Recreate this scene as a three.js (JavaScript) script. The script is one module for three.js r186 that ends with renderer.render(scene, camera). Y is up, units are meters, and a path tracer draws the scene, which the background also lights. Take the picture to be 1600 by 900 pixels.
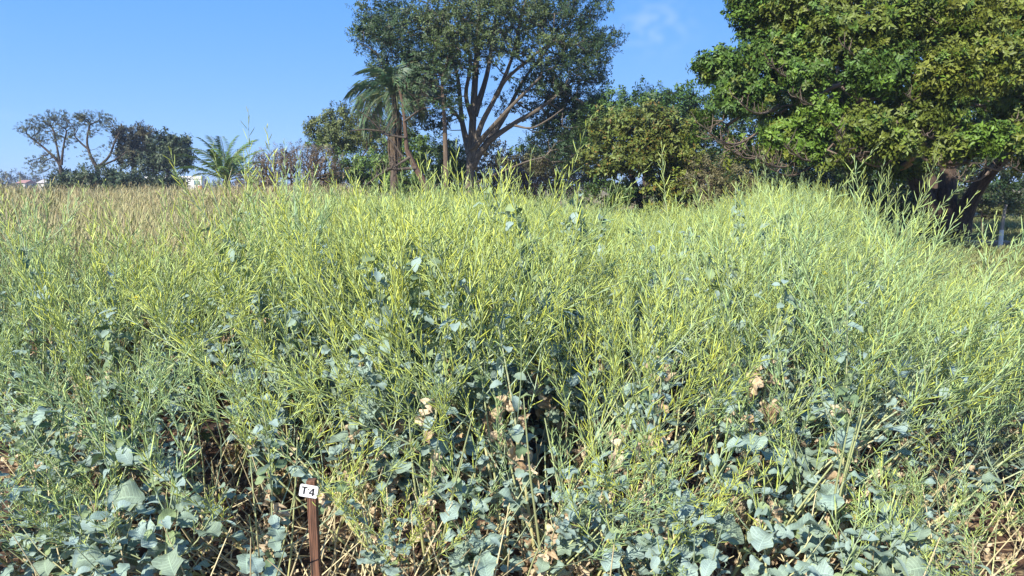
import * as THREE from 'three';
import { RoundedBoxGeometry } from 'three/addons/geometries/RoundedBoxGeometry.js';
import { TextGeometry } from 'three/addons/geometries/TextGeometry.js';
import { FontLoader } from 'three/addons/loaders/FontLoader.js';

// ---------------------------------------------------------------- camera, sky, sun, exposure
const EYE = 1.6, VFOV = 43, PITCH = 8 * Math.PI / 180, F = 450 / Math.tan(VFOV / 2 * Math.PI / 180);
const scene = new THREE.Scene();
const camera = new THREE.PerspectiveCamera(VFOV, 16 / 9, 0.05, 4000);
camera.position.set(0, EYE, 0);
camera.rotation.x = -PITCH;
const SUN_AZ = 34, SUN_EL = 35;             // degrees left of straight behind the viewer, degrees above the horizon
const sunDir = (() => { const a = SUN_AZ * Math.PI / 180, e = SUN_EL * Math.PI / 180; return new THREE.Vector3(-Math.sin(a) * Math.cos(e), Math.sin(e), Math.cos(a) * Math.cos(e)); })();
const SUN = 5.0, SKY = 0.86, EXPOSURE = 1.62;

function rng(seed) { let a = (seed * 2654435761) >>> 0; return () => { a = (a + 0x6D2B79F5) >>> 0; let t = a; t = Math.imul(t ^ (t >>> 15), t | 1); t ^= t + Math.imul(t ^ (t >>> 7), t | 61); return ((t ^ (t >>> 14)) >>> 0) / 4294967296; }; }
const lerp = (a, b, t) => a + (b - a) * t, clamp = (x, a, b) => Math.min(b, Math.max(a, x)), sstep = (a, b, x) => { const t = clamp((x - a) / (b - a), 0, 1); return t * t * (3 - 2 * t); };
function vnoise(seed) {                       // smooth value noise in 2D
  const h = (x, y) => { let n = Math.imul(x, 374761393) + Math.imul(y, 668265263) + Math.imul(seed, 974634777); n = Math.imul(n ^ (n >>> 13), 1274126177); return ((n ^ (n >>> 16)) >>> 0) / 4294967296; };
  return (x, y) => { const ix = Math.floor(x), iy = Math.floor(y), fx = x - ix, fy = y - iy, sx = fx * fx * (3 - 2 * fx), sy = fy * fy * (3 - 2 * fy); return lerp(lerp(h(ix, iy), h(ix + 1, iy), sx), lerp(h(ix, iy + 1), h(ix + 1, iy + 1), sx), sy); };
}
const N1 = vnoise(11), N2 = vnoise(29);
const fbm = (x, y) => (N1(x, y) * 8 + N2(x * 2.03, y * 2.03) * 4 + N1(x * 4.1 + 7, y * 4.1) * 2 + N2(x * 8.3, y * 8.3 + 3)) / 15;

{ // clear blue sky, paler towards the horizon, with a few thin wisps
  const W = 1024, H = 512, data = new Float32Array(W * H * 4);
  for (let j = 0; j < H; j++) {
    const el = ((j + 0.5) / H - 0.5) * Math.PI, y = Math.sin(el), deg = el * 180 / Math.PI;
    for (let i = 0; i < W; i++) {
      const az = ((i + 0.5) / W - 0.5) * 2 * Math.PI, x = Math.cos(az) * Math.cos(el), z = Math.sin(az) * Math.cos(el);
      const e = Math.max(0, deg), k = Math.exp(-e / 7.5), m = Math.exp(-e / 26);
      let c = [0, 1, 2].map((n) => [0.035, 0.155, 0.56][n] * (1 - m) + [0.12, 0.41, 0.98][n] * (m - k * 0.9) + [0.40, 0.60, 0.86][n] * k * 0.9);
      const cs = x * sunDir.x + y * sunDir.y + z * sunDir.z, glow = Math.pow(Math.max(0, cs), 6) * 0.5;
      c = c.map((v, n) => v + glow * [0.5, 0.55, 0.55][n]);
      if (deg > 2) {
        const px = x / (y + 0.12), pz = z / (y + 0.12), w = fbm(px * 1.7 + 3.1, pz * 3.4 + 8.2), d = fbm(px * 9, pz * 14);
        const aa = Math.atan2(x, -z) * 57.2958, spot = Math.exp(-(((aa - 10.6) / 2.2) ** 2) - (((deg - 11.6) / 1.6) ** 2)), front = sstep(30, 45, Math.abs(aa)), q = (sstep(0.60, 0.80, w) * sstep(0.35, 0.75, d) * front + spot * sstep(0.42, 0.62, fbm(px * 26, pz * 26))) * 0.24;
        c = c.map((v, n) => lerp(v, [0.75, 0.82, 0.95][n], q));
      }
      if (deg < 0) c = [0.16, 0.15, 0.10];
      data.set([c[0] * SKY, c[1] * SKY, c[2] * SKY, 1], (j * W + i) * 4);
    }
  }
  const t = new THREE.DataTexture(data, W, H, THREE.RGBAFormat, THREE.FloatType);
  t.mapping = THREE.EquirectangularReflectionMapping; t.magFilter = t.minFilter = THREE.LinearFilter; t.wrapS = THREE.RepeatWrapping; t.needsUpdate = true;
  scene.background = t; scene.environment = t;
}
const sun = new THREE.DirectionalLight(new THREE.Color().setRGB(1, 0.945, 0.84), SUN);
sun.position.copy(sunDir).multiplyScalar(60); sun.castShadow = true;
Object.assign(sun.shadow.camera, { left: -45, right: 45, top: 40, bottom: -20, near: 1, far: 200 });
sun.shadow.mapSize.set(4096, 4096);
sun.shadow.radius = 1;
scene.add(sun);
const renderer = new THREE.WebGLRenderer({ antialias: true });
renderer.toneMapping = THREE.LinearToneMapping; renderer.toneMappingExposure = EXPOSURE;
renderer.shadowMap.enabled = true;

// ---------------------------------------------------------------- helpers
const V = (x, y, z) => new THREE.Vector3(x, y, z), UP = V(0, 1, 0);
/** The point that pixel (px, py) of the 1600 x 900 photograph shows at the distance d in front of the camera. */
function at(px, py, d) { const x = (px - 800) / F, y = (450 - py) / F, s = Math.sin(PITCH), c = Math.cos(PITCH), k = d / (c + y * s); return V(x * k, EYE + (y * c - s) * k, -d); }
const used = {};
function numbered(name) { const n = used[name] = (used[name] ?? -1) + 1; return n ? name + '_' + String(n).padStart(3, '0') : name; }
function tag(o, label, category, group, kind) { if (label) o.userData.label = label; if (category) o.userData.category = category; if (group) o.userData.group = group; if (kind) o.userData.kind = kind; return o; }
function shade(m) { m.castShadow = m.receiveShadow = true; return m; }
function thing(name, label, category, pos, group) { const g = new THREE.Group(); g.name = numbered(name); g.position.copy(pos); scene.add(g); return tag(g, label, category, group); }
function part(name, geo, mat, parent, kind) { const m = shade(new THREE.Mesh(geo, mat)); m.name = parent === scene ? numbered(name) : name; parent.add(m); if (kind) m.userData.kind = kind; return m; }

class MB {                                    // collects tubes, pods and leaves into one geometry
  constructor() { this.p = []; this.c = []; this.u = []; this.i = []; }
  get n() { return this.p.length / 3; }
  v(a, col, u = 0, w = 0) { this.p.push(a.x, a.y, a.z); this.c.push(col[0], col[1], col[2]); this.u.push(u, w); return this.n - 1; }
  tube(pts, rad, sides, col, colEnd) {
    const n = pts.length; let ref = null, along = 0, prev = 0;
    const t = V(), a = V(), b = V(), q = V();
    for (let k = 0; k < n; k++) {
      t.subVectors(pts[Math.min(k + 1, n - 1)], pts[Math.max(k - 1, 0)]).normalize();
      if (!ref) { ref = Math.abs(t.y) < 0.9 ? V(0, 1, 0) : V(1, 0, 0); }
      a.crossVectors(t, ref).normalize(); b.crossVectors(a, t).normalize(); ref = b.clone();
      if (k) along += pts[k].distanceTo(pts[k - 1]);
      const r = rad[k], cc = colEnd ? col.map((x, j) => lerp(x, colEnd[j], k / (n - 1))) : col, start = this.n;
      for (let s = 0; s <= sides; s++) { const f = s / sides * 2 * Math.PI; q.copy(pts[k]).addScaledVector(a, Math.cos(f) * r).addScaledVector(b, Math.sin(f) * r); this.v(q, cc, s / sides, along); }
      if (k) for (let s = 0; s < sides; s++) { const A = prev + s, B = prev + s + 1, C = start + s, D = start + s + 1; this.i.push(A, C, B, B, C, D); }
      prev = start;
    }
    return this;
  }
  pod(p, d, L, w, col, bend, sides = 4) {     // slender seed pod on a short stalk
    const e = p.clone().addScaledVector(d, L), side = V(bend.x, bend.y, bend.z).multiplyScalar(L);
    const P = (t) => p.clone().lerp(e, t).addScaledVector(side, t * t);
    const tip = col.map((x, k) => x * [1.08, 1.0, 0.9][k]);
    return this.tube([P(0), P(0.16), P(0.24), P(0.78), P(1)], [w * 0.2, w * 0.22, w * 0.5, w * 0.46, w * 0.08], sides, col, tip);
  }
  add(geo, mat4, col) {
    const o = this.n, P = geo.attributes.position, U = geo.attributes.uv, q = V();
    for (let k = 0; k < P.count; k++) { q.fromBufferAttribute(P, k).applyMatrix4(mat4); this.v(q, col, U ? U.getX(k) : 0, U ? U.getY(k) : 0); }
    for (const x of geo.index.array) this.i.push(x + o);
  }
  join(m) { const o = this.n; for (const x of m.p) this.p.push(x); for (const x of m.c) this.c.push(x); for (const x of m.u) this.u.push(x); for (const x of m.i) this.i.push(x + o); }
  geo() {
    const g = new THREE.BufferGeometry();
    g.setAttribute('position', new THREE.BufferAttribute(new Float32Array(this.p), 3));
    g.setAttribute('color', new THREE.BufferAttribute(new Float32Array(this.c), 3));
    g.setAttribute('uv', new THREE.BufferAttribute(new Float32Array(this.u), 2));
    g.setIndex(this.i); g.computeVertexNormals(); return g;
  }
}
function canvasTexture(w, h, draw, srgb = true) {
  const cv = document.createElement('canvas'); cv.width = w; cv.height = h; const g = cv.getContext('2d'); draw(g, w, h);
  const t = new THREE.CanvasTexture(cv); if (srgb) t.colorSpace = THREE.SRGBColorSpace; t.wrapS = t.wrapT = THREE.RepeatWrapping; return t;
}
function noiseTexture(size, fn, srgb = true) { // fn(x, y) in 0..1 -> [r, g, b] 0..255
  const d = new Uint8Array(size * size * 4);
  for (let y = 0; y < size; y++) for (let x = 0; x < size; x++) { const c = fn(x / size, y / size); d.set([clamp(c[0], 0, 255), clamp(c[1], 0, 255), clamp(c[2], 0, 255), 255], (y * size + x) * 4); }
  const t = new THREE.DataTexture(d, size, size); t.magFilter = t.minFilter = THREE.LinearFilter; t.wrapS = t.wrapT = THREE.RepeatWrapping; if (srgb) t.colorSpace = THREE.SRGBColorSpace; t.needsUpdate = true; return t;
}
const rgb = (r, g, b) => new THREE.Color().setRGB(r, g, b);
const std = (o) => new THREE.MeshStandardMaterial({ side: THREE.DoubleSide, roughness: 0.8, ...o });
const phys = (o) => new THREE.MeshPhysicalMaterial({ side: THREE.DoubleSide, roughness: 0.8, ...o });

scene.fog = new THREE.FogExp2(new THREE.Color().setRGB(0.62, 0.74, 0.95), 0.0006);

// ---------------------------------------------------------------- textures and materials
const veinTex = canvasTexture(256, 256, (g, w, h) => { // pale veins on a leaf: u across, v along
  const R = rng(5); g.fillStyle = '#d4d6d2'; g.fillRect(0, 0, w, h);
  for (let k = 0; k < 900; k++) { const s = 170 + R() * 70; g.fillStyle = `rgba(${s},${s},${s * 0.97},0.25)`; g.beginPath(); g.arc(R() * w, R() * h, 2 + R() * 9, 0, 7); g.fill(); }
  for (let k = 0; k < 9; k++) { const x = R() < 0.5 ? R() * 30 : w - R() * 30, y = R() * h; g.fillStyle = `rgba(240,225,130,${0.25 + R() * 0.3})`; g.beginPath(); g.ellipse(x, y, 6 + R() * 16, 5 + R() * 14, R() * 3, 0, 7); g.fill(); }
  for (let k = 0; k < 14; k++) { g.fillStyle = `rgba(110,85,50,${0.5 + R() * 0.4})`; g.beginPath(); g.ellipse(R() * w, R() * h, 1 + R() * 4, 1 + R() * 3, R() * 3, 0, 7); g.fill(); }
  g.strokeStyle = '#fbfff4'; g.lineWidth = 9; g.beginPath(); g.moveTo(w / 2, 0); g.lineTo(w / 2, h); g.stroke();
  g.lineWidth = 3.6; for (let k = 0; k < 9; k++) for (const s of [-1, 1]) { const y = h * (0.98 - k * 0.105 - (s > 0 ? 0.03 : 0)); g.beginPath(); g.moveTo(w / 2, y); g.quadraticCurveTo(w / 2 + s * w * 0.25, y - h * 0.05, w / 2 + s * w * 0.48, y - h * 0.16); g.stroke(); }
  g.lineWidth = 1; g.strokeStyle = 'rgba(245,255,240,0.5)'; for (let k = 0; k < 120; k++) { const x = R() * w, y = R() * h; g.beginPath(); g.moveTo(x, y); g.lineTo(x + (R() - 0.5) * 30, y + (R() - 0.5) * 26); g.stroke(); }
});
const dryTex = canvasTexture(256, 256, (g, w, h) => {
  const R = rng(9); g.fillStyle = '#efebe2'; g.fillRect(0, 0, w, h);
  for (let k = 0; k < 900; k++) { const s = R(); g.fillStyle = s < 0.5 ? `rgba(120,84,52,${0.05 + R() * 0.22})` : `rgba(255,244,222,${0.1 + R() * 0.25})`; g.beginPath(); g.ellipse(R() * w, R() * h, 2 + R() * 14, 1 + R() * 7, R() * 3, 0, 7); g.fill(); }
  g.strokeStyle = 'rgba(255,246,225,0.8)'; g.lineWidth = 5; g.beginPath(); g.moveTo(w / 2, 0); g.lineTo(w / 2, h); g.stroke();
  g.lineWidth = 2; for (let k = 0; k < 9; k++) for (const s of [-1, 1]) { const y = h * (0.97 - k * 0.105); g.beginPath(); g.moveTo(w / 2, y); g.lineTo(w / 2 + s * w * 0.46, y - h * 0.15); g.stroke(); }
});
const leafM = [[0.335, 0.435, 0.330], [0.380, 0.510, 0.430], [0.430, 0.560, 0.510], [0.225, 0.325, 0.180], [0.370, 0.475, 0.240], [0.60, 0.58, 0.24]].map((c) => phys({ color: rgb(...c), map: veinTex, roughness: 0.7, specularIntensity: 0.6, transmission: 0.12, bumpMap: veinTex, bumpScale: 0.0008 }));
const dryM = [[0.60, 0.505, 0.37], [0.50, 0.40, 0.275], [0.70, 0.61, 0.465], [0.33, 0.245, 0.16]].map((c) => std({ color: rgb(...c), map: dryTex, roughness: 0.95 }));
const leafRGB = leafM.map((m) => m.color.toArray()), dryRGB = dryM.map((m) => m.color.toArray());
const leafMix = phys({ vertexColors: true, map: veinTex, roughness: 0.7, specularIntensity: 0.6, transmission: 0.12 }), dryMix = std({ vertexColors: true, map: dryTex, roughness: 0.95 });
const stemM = std({ vertexColors: true, roughness: 0.6 }), podM = std({ vertexColors: true, roughness: 0.5 }), flowerM = std({ vertexColors: true, roughness: 0.7 });
const barkTex = noiseTexture(256, (x, y) => { const n = fbm(x * 28, y * 5), f = fbm(x * 70 + 5, y * 30); const s = 120 + n * 120 + (f - 0.5) * 90; return [s, s * 0.97, s * 0.93]; });
const bark = (r, g, b) => std({ color: rgb(r, g, b), map: barkTex, bumpMap: barkTex, bumpScale: 0.02, roughness: 0.95 });

// ---------------------------------------------------------------- ground
{
  const far = noiseTexture(512, (x, y) => { const n = fbm(x * 24, y * 24), f = fbm(x * 110, y * 110), s = 0.55 + n * 0.5 + (f - 0.5) * 0.5; return [168 * s, 148 * s, 92 * s]; });
  far.repeat.set(160, 160);
  const g = new THREE.PlaneGeometry(3000, 3000); g.rotateX(-Math.PI / 2);
  const m = part('ground', g, std({ map: far, roughness: 1 }), scene); m.position.y = -0.07; m.userData.kind = 'structure';
  const soilTex = noiseTexture(512, (x, y) => { const n = fbm(x * 14, y * 14), f = fbm(x * 90, y * 90), s = 0.5 + n * 0.6 + (f - 0.5) * 0.8, d = sstep(0.62, 0.7, fbm(x * 50 + 9, y * 50)); return [lerp(102, 182, d) * s, lerp(74, 156, d) * s, lerp(56, 116, d) * s]; });
  soilTex.repeat.set(7, 7);
  const s = new THREE.PlaneGeometry(18, 12, 260, 180); s.rotateX(-Math.PI / 2); s.translate(0, 0, -5.2);
  const P = s.attributes.position; for (let k = 0; k < P.count; k++) { const x = P.getX(k), z = P.getZ(k); P.setY(k, (fbm(x * 2.2, z * 2.2) - 0.5) * 0.09 + (fbm(x * 9, z * 9) - 0.5) * 0.05); }
  s.computeVertexNormals();
  part('soil', s, std({ map: soilTex, roughness: 1, bumpMap: soilTex, bumpScale: 0.015 }), scene).userData.kind = 'structure';
}

// ---------------------------------------------------------------- trees
function leafInto(mb, p, dir, up, L, W, col, fold = 0.25) { // ovate leaf of four faces, folded along its midrib
  const s = V().crossVectors(dir, up); if (s.lengthSq() < 1e-6) s.set(1, 0, 0); s.normalize(); const n = V().crossVectors(s, dir).normalize();
  const q = (a, b, c) => p.clone().addScaledVector(dir, a * L).addScaledVector(s, b * W).addScaledVector(n, c * W);
  const A = mb.v(p, col, 0.5, 0), B = mb.v(q(0.42, 0.5, fold), col, 1, 0.4), C = mb.v(q(0.45, 0, 0), col, 0.5, 0.5), D = mb.v(q(0.42, -0.5, fold), col, 0, 0.4), E = mb.v(q(1, 0, -fold * 0.8), col, 0.5, 1);
  mb.i.push(A, C, B, A, D, C, B, C, E, C, D, E);
}
function sprig(seed, { n = 10, L = 0.1, W = 0.05, len = 0.25, spread = 1, tone = 0.3, tints = [[1, 1, 1]] }) {
  const R = rng(seed), mb = new MB();
  for (let k = 0; k < n; k++) {
    const t = (k + 0.5) / n, a = k * 2.4 + R(), p = V((R() - 0.5) * len * 0.3, t * len, (R() - 0.5) * len * 0.3);
    const d = V(Math.cos(a) * spread, 0.7 - R() * 0.9, Math.sin(a) * spread).normalize(), f = 1 - tone / 2 + R() * tone, c = tints[Math.floor(R() * tints.length)].map((x) => x * f);
    leafInto(mb, p, d, V(R() - 0.5, 1, R() - 0.5), L * (0.7 + R() * 0.6), W * (0.7 + R() * 0.6), c);
  }
  return mb.geo();
}
const leafMat = std({ vertexColors: true, roughness: 0.55 });
const glossMat = phys({ vertexColors: true, roughness: 0.5, specularIntensity: 0.6 });
/** Grows limbs from the stems to points spread through the clumps, and hangs leafy sprigs on them. */
function tree(o) {
  const R = rng(o.seed), d0 = o.d, root = thing(o.name, o.label, o.category ?? 'tree', V(0, 0, 0), o.group);
  const base = o.stems[0].pts[0].clone(); base.y = 0; root.position.copy(base);
  const nodes = [], add = (p, par, pt, tone, min = 0) => { const n = { p, par, path: par ? par.path + p.distanceTo(par.p) : 0, r: 0, min, kids: 0, pt, tone }; if (par) par.kids++; nodes.push(n); return n; };
  for (const s of o.stems) {
    let prev = s.from !== undefined ? nodes[s.from] : null; const cur = new THREE.CatmullRomCurve3(s.pts), N = Math.max(4, s.pts.length * 3);
    for (let k = 0; k <= N; k++) { const t = k / N; prev = add(cur.getPoint(t).sub(base), prev, false, 0, lerp(s.r[0], s.r[1], Math.pow(t, 0.8)) * (o.flare && t < 0.25 ? 1 + o.flare * (0.25 - t) * 4 : 1)); prev.path *= 0.3; prev.stem = true; }
  }
  const stemNodes = nodes.slice(), pts = [];
  for (const c of o.clumps) {
    const d = d0 + (c[4] ?? 0), kk = o.tight && c[4] < -1.5 ? o.tight : 1, C = at(c[0], c[1], d).sub(base), sx = kk * c[2] * d / F, sy = kk * c[3] * d / F, sz = c[7] ?? (sx + sy) / 2, n = Math.round((c[5] ?? 1) * (o.n ?? 40));
    for (let k = 0; k < n; k++) { let x, y, z; do { x = R() * 2 - 1; y = R() * 2 - 1; z = R() * 2 - 1; } while (x * x + y * y + z * z > 1); const l = Math.pow(Math.hypot(x, y, z), -0.35); const q = V(C.x + x * l * sx, C.y + y * l * sy, C.z + z * l * sz); if (q.y > 0.15) pts.push({ p: q, tone: c[6] ?? 0, bare: c[8] }); }
  }
  for (const q of pts) { q.d = 1e9; for (const s of stemNodes) q.d = Math.min(q.d, q.p.distanceTo(s.p)); }
  pts.sort((a, b) => a.d - b.d);
  const K = o.direct ?? 0.45;
  for (const q of pts) {
    let best = null, bc = 1e9;
    for (const m of nodes) { if (m.kids > 3 && !m.stem) continue; const dd = m.p.distanceTo(q.p), low = m.p.y > q.p.y + dd * 0.5 ? dd * 0.4 : 0, c = dd + K * m.path + low; if (c < bc) { bc = c; best = m; } }
    const dist = best.p.distanceTo(q.p), cut = Math.floor(dist / (o.seg ?? 0.5)); let prev = best;
    for (let k = 1; k <= cut; k++) { const t = k / (cut + 1), w = dist * 0.10; const m = best.p.clone().lerp(q.p, t).add(V((R() - 0.5) * w, (R() - 0.5) * w - Math.sin(t * Math.PI) * dist * (o.sag ?? 0.06), (R() - 0.5) * w)); prev = add(m, prev, false, q.tone); prev.mid = true; }
    const nn = add(q.p, prev, true, q.tone); nn.bare = q.bare;
  }
  const E = 2.3, tip = o.tip ?? 0.006, cap = Math.min(...o.stems.map((s) => s.r[0])) * 0.75;
  for (const n of nodes) n.acc = 0;
  for (let k = nodes.length - 1; k >= 0; k--) { const n = nodes[k]; n.r = Math.min(cap, Math.pow(n.acc + Math.pow(tip, E), 1 / E)); if (n.stem) n.r = Math.max(n.min, Math.min(n.r, n.min * 1.8)); if (n.par) n.par.acc += Math.pow(n.r, E); }
  for (const n of nodes) { if (n.par) n.r = Math.min(n.r, n.par.r); n.main = null; }
  for (const n of nodes) if (n.par && (!n.par.main || n.r > n.par.main.r)) n.par.main = n;
  const trunk = new MB(), limbs = new MB(), white = [1, 1, 1];
  for (const n of nodes) {
    if (n.par && n.par.main === n) continue;
    const chain = n.par ? [n.par] : []; for (let m = n; m; m = m.main) chain.push(m);
    if (chain.length < 2) continue;
    const rad = chain.map((m) => m.r); if (n.par) rad[0] = Math.min(rad[0], n.r * 1.15); rad[rad.length - 1] *= 0.4;
    let P = chain.map((m) => m.p);
    const big = rad[0];
    (n.stem && !n.par || n.stem && n.par.stem ? trunk : limbs).tube(P, rad, big > 0.1 ? 10 : big > 0.03 ? 6 : big > 0.012 ? 4 : 3, white);
  }
  if (o.buttress) for (let k = 0; k < o.buttress; k++) { const a = k / o.buttress * 6.283 + R(), rr = o.stems[0].r[0]; trunk.tube([V(Math.cos(a) * rr * 0.5, 1.5, Math.sin(a) * rr * 0.5), V(Math.cos(a) * rr * 0.85, 0.7, Math.sin(a) * rr * 0.85), V(Math.cos(a) * rr * 1.3, 0.2, Math.sin(a) * rr * 1.3), V(Math.cos(a) * rr * 1.9, -0.1, Math.sin(a) * rr * 1.9)], [rr * 0.35, rr * 0.36, rr * 0.28, rr * 0.1], 7, white); }
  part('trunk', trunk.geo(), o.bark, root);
  for (const [px, py, dx, dy] of o.sprays ?? []) { // bare, upward-curving sprays of twigs
    const mb = new MB(), e = at(px, py, d0 - 5.4 + R() * 0.8).sub(base), s = at(px + dx * 1.5, py + dy - 6, d0 - 2.6).sub(base), L = Math.abs(dx) * d0 / F, arc = (t) => s.clone().lerp(e, t).add(V(0, -L * 0.30 * Math.sin(Math.PI * t) + L * 0.12 * t * t, Math.sin(t * 7 + px) * 0.05));
    mb.tube([0, 0.15, 0.3, 0.45, 0.6, 0.75, 0.9, 1].map(arc), [0.03, 0.028, 0.026, 0.023, 0.020, 0.016, 0.011, 0.005], 5, white);
    for (let k = 0; k < 14; k++) { const p = arc(0.35 + k * 0.046), l = L * (0.15 + R() * 0.32), a = V((R() - 0.5) * 1.5 - Math.sign(dx) * 0.35, 0.1 + R() * 0.5, (R() - 0.2) * 0.8).normalize(), m = p.clone().addScaledVector(a, l * 0.5).add(V(0, -l * 0.06, 0)), q = m.clone().addScaledVector(a, l * 0.3).add(V(0, l * 0.2, 0)); mb.tube([p, m, q, q.clone().add(V((R() - 0.5) * l * 0.2, l * 0.15, 0))], [0.011, 0.009, 0.006, 0.003], 4, white); }
    part('bare_branch', mb.geo(), o.limbBark, root);
  }
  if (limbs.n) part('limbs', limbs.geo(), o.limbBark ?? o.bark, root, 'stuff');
  if (o.sprigs) {
    const per = o.per ?? 2, M = [[], [], []], q = new THREE.Quaternion(), cen = pts.reduce((a, b) => a.add(b.p), V(0, 0, 0)).multiplyScalar(1 / pts.length), m4 = new THREE.Matrix4();
    for (const n of nodes) {
      if (!n.pt || n.bare && R() < n.bare) continue;
      for (let k = 0; k < per; k++) {
        const t = k / per, p = n.par.p.clone().lerp(n.p, 1 - t * 0.8).add(V((R() - 0.5), (R() - 0.5), (R() - 0.5)).multiplyScalar(o.fuzz ?? 0.25));
        const dir = n.p.clone().sub(n.par.p).normalize().multiplyScalar(0.7).add(V(R() - 0.5, R() * 0.8 - 0.2, R() - 0.5)).normalize();
        q.setFromUnitVectors(UP, dir).multiply(new THREE.Quaternion().setFromAxisAngle(UP, R() * 6.283));
        const s = (0.75 + R() * 0.5) * (o.scale ?? 1);
        m4.compose(p, q, V(s, s, s));
        const tone = o.tones[R() < (o.mixTone ?? 0) ? Math.floor(R() * o.tones.length) : n.tone], f = 0.8 + R() * 0.4, w = (R() - 0.5) * 0.16;
        M[Math.floor(R() * o.sprigs.length)].push([m4.clone(), rgb(tone[0] * f * (1 + w), tone[1] * f, tone[2] * f * (1 - w))]);
      }
    }
    let made = 0;
    o.sprigs.forEach((g, k) => {
      if (!M[k].length) return;
      const im = shade(new THREE.InstancedMesh(g, o.leafMat ?? leafMat, M[k].length)); im.name = 'crown'; im.userData.kind = 'stuff';
      M[k].forEach(([a, c], j) => { im.setMatrixAt(j, a); im.setColorAt(j, c); }); root.add(im); made += M[k].length;
    });
    if (globalThis.process?.env?.COUNT) console.log(o.name, nodes.length, 'nodes', made, 'sprigs');
  }
  return root;
}
const P = at;
const broadSprigs = [1, 2, 3].map((s) => sprig(s, { n: 15, L: 0.105, W: 0.054, len: 0.24, tone: 0.7 }));
const smallSprigs = [4, 5, 6].map((s) => sprig(s, { n: 18, L: 0.11, W: 0.05, len: 0.42, tone: 0.6 }));
const bushSprigs = [7, 8, 9].map((s) => sprig(s, { n: 14, L: 0.13, W: 0.065, len: 0.3, tone: 0.6 }));
const farSprigs = [10, 11, 12].map((s) => sprig(s, { n: 14, L: 0.26, W: 0.13, len: 0.55, tone: 0.5 }));
const finSprigs = [13, 14, 15].map((s) => sprig(s, { n: 16, L: 0.16, W: 0.05, len: 0.5, spread: 1.4, tone: 0.5 }));

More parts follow.
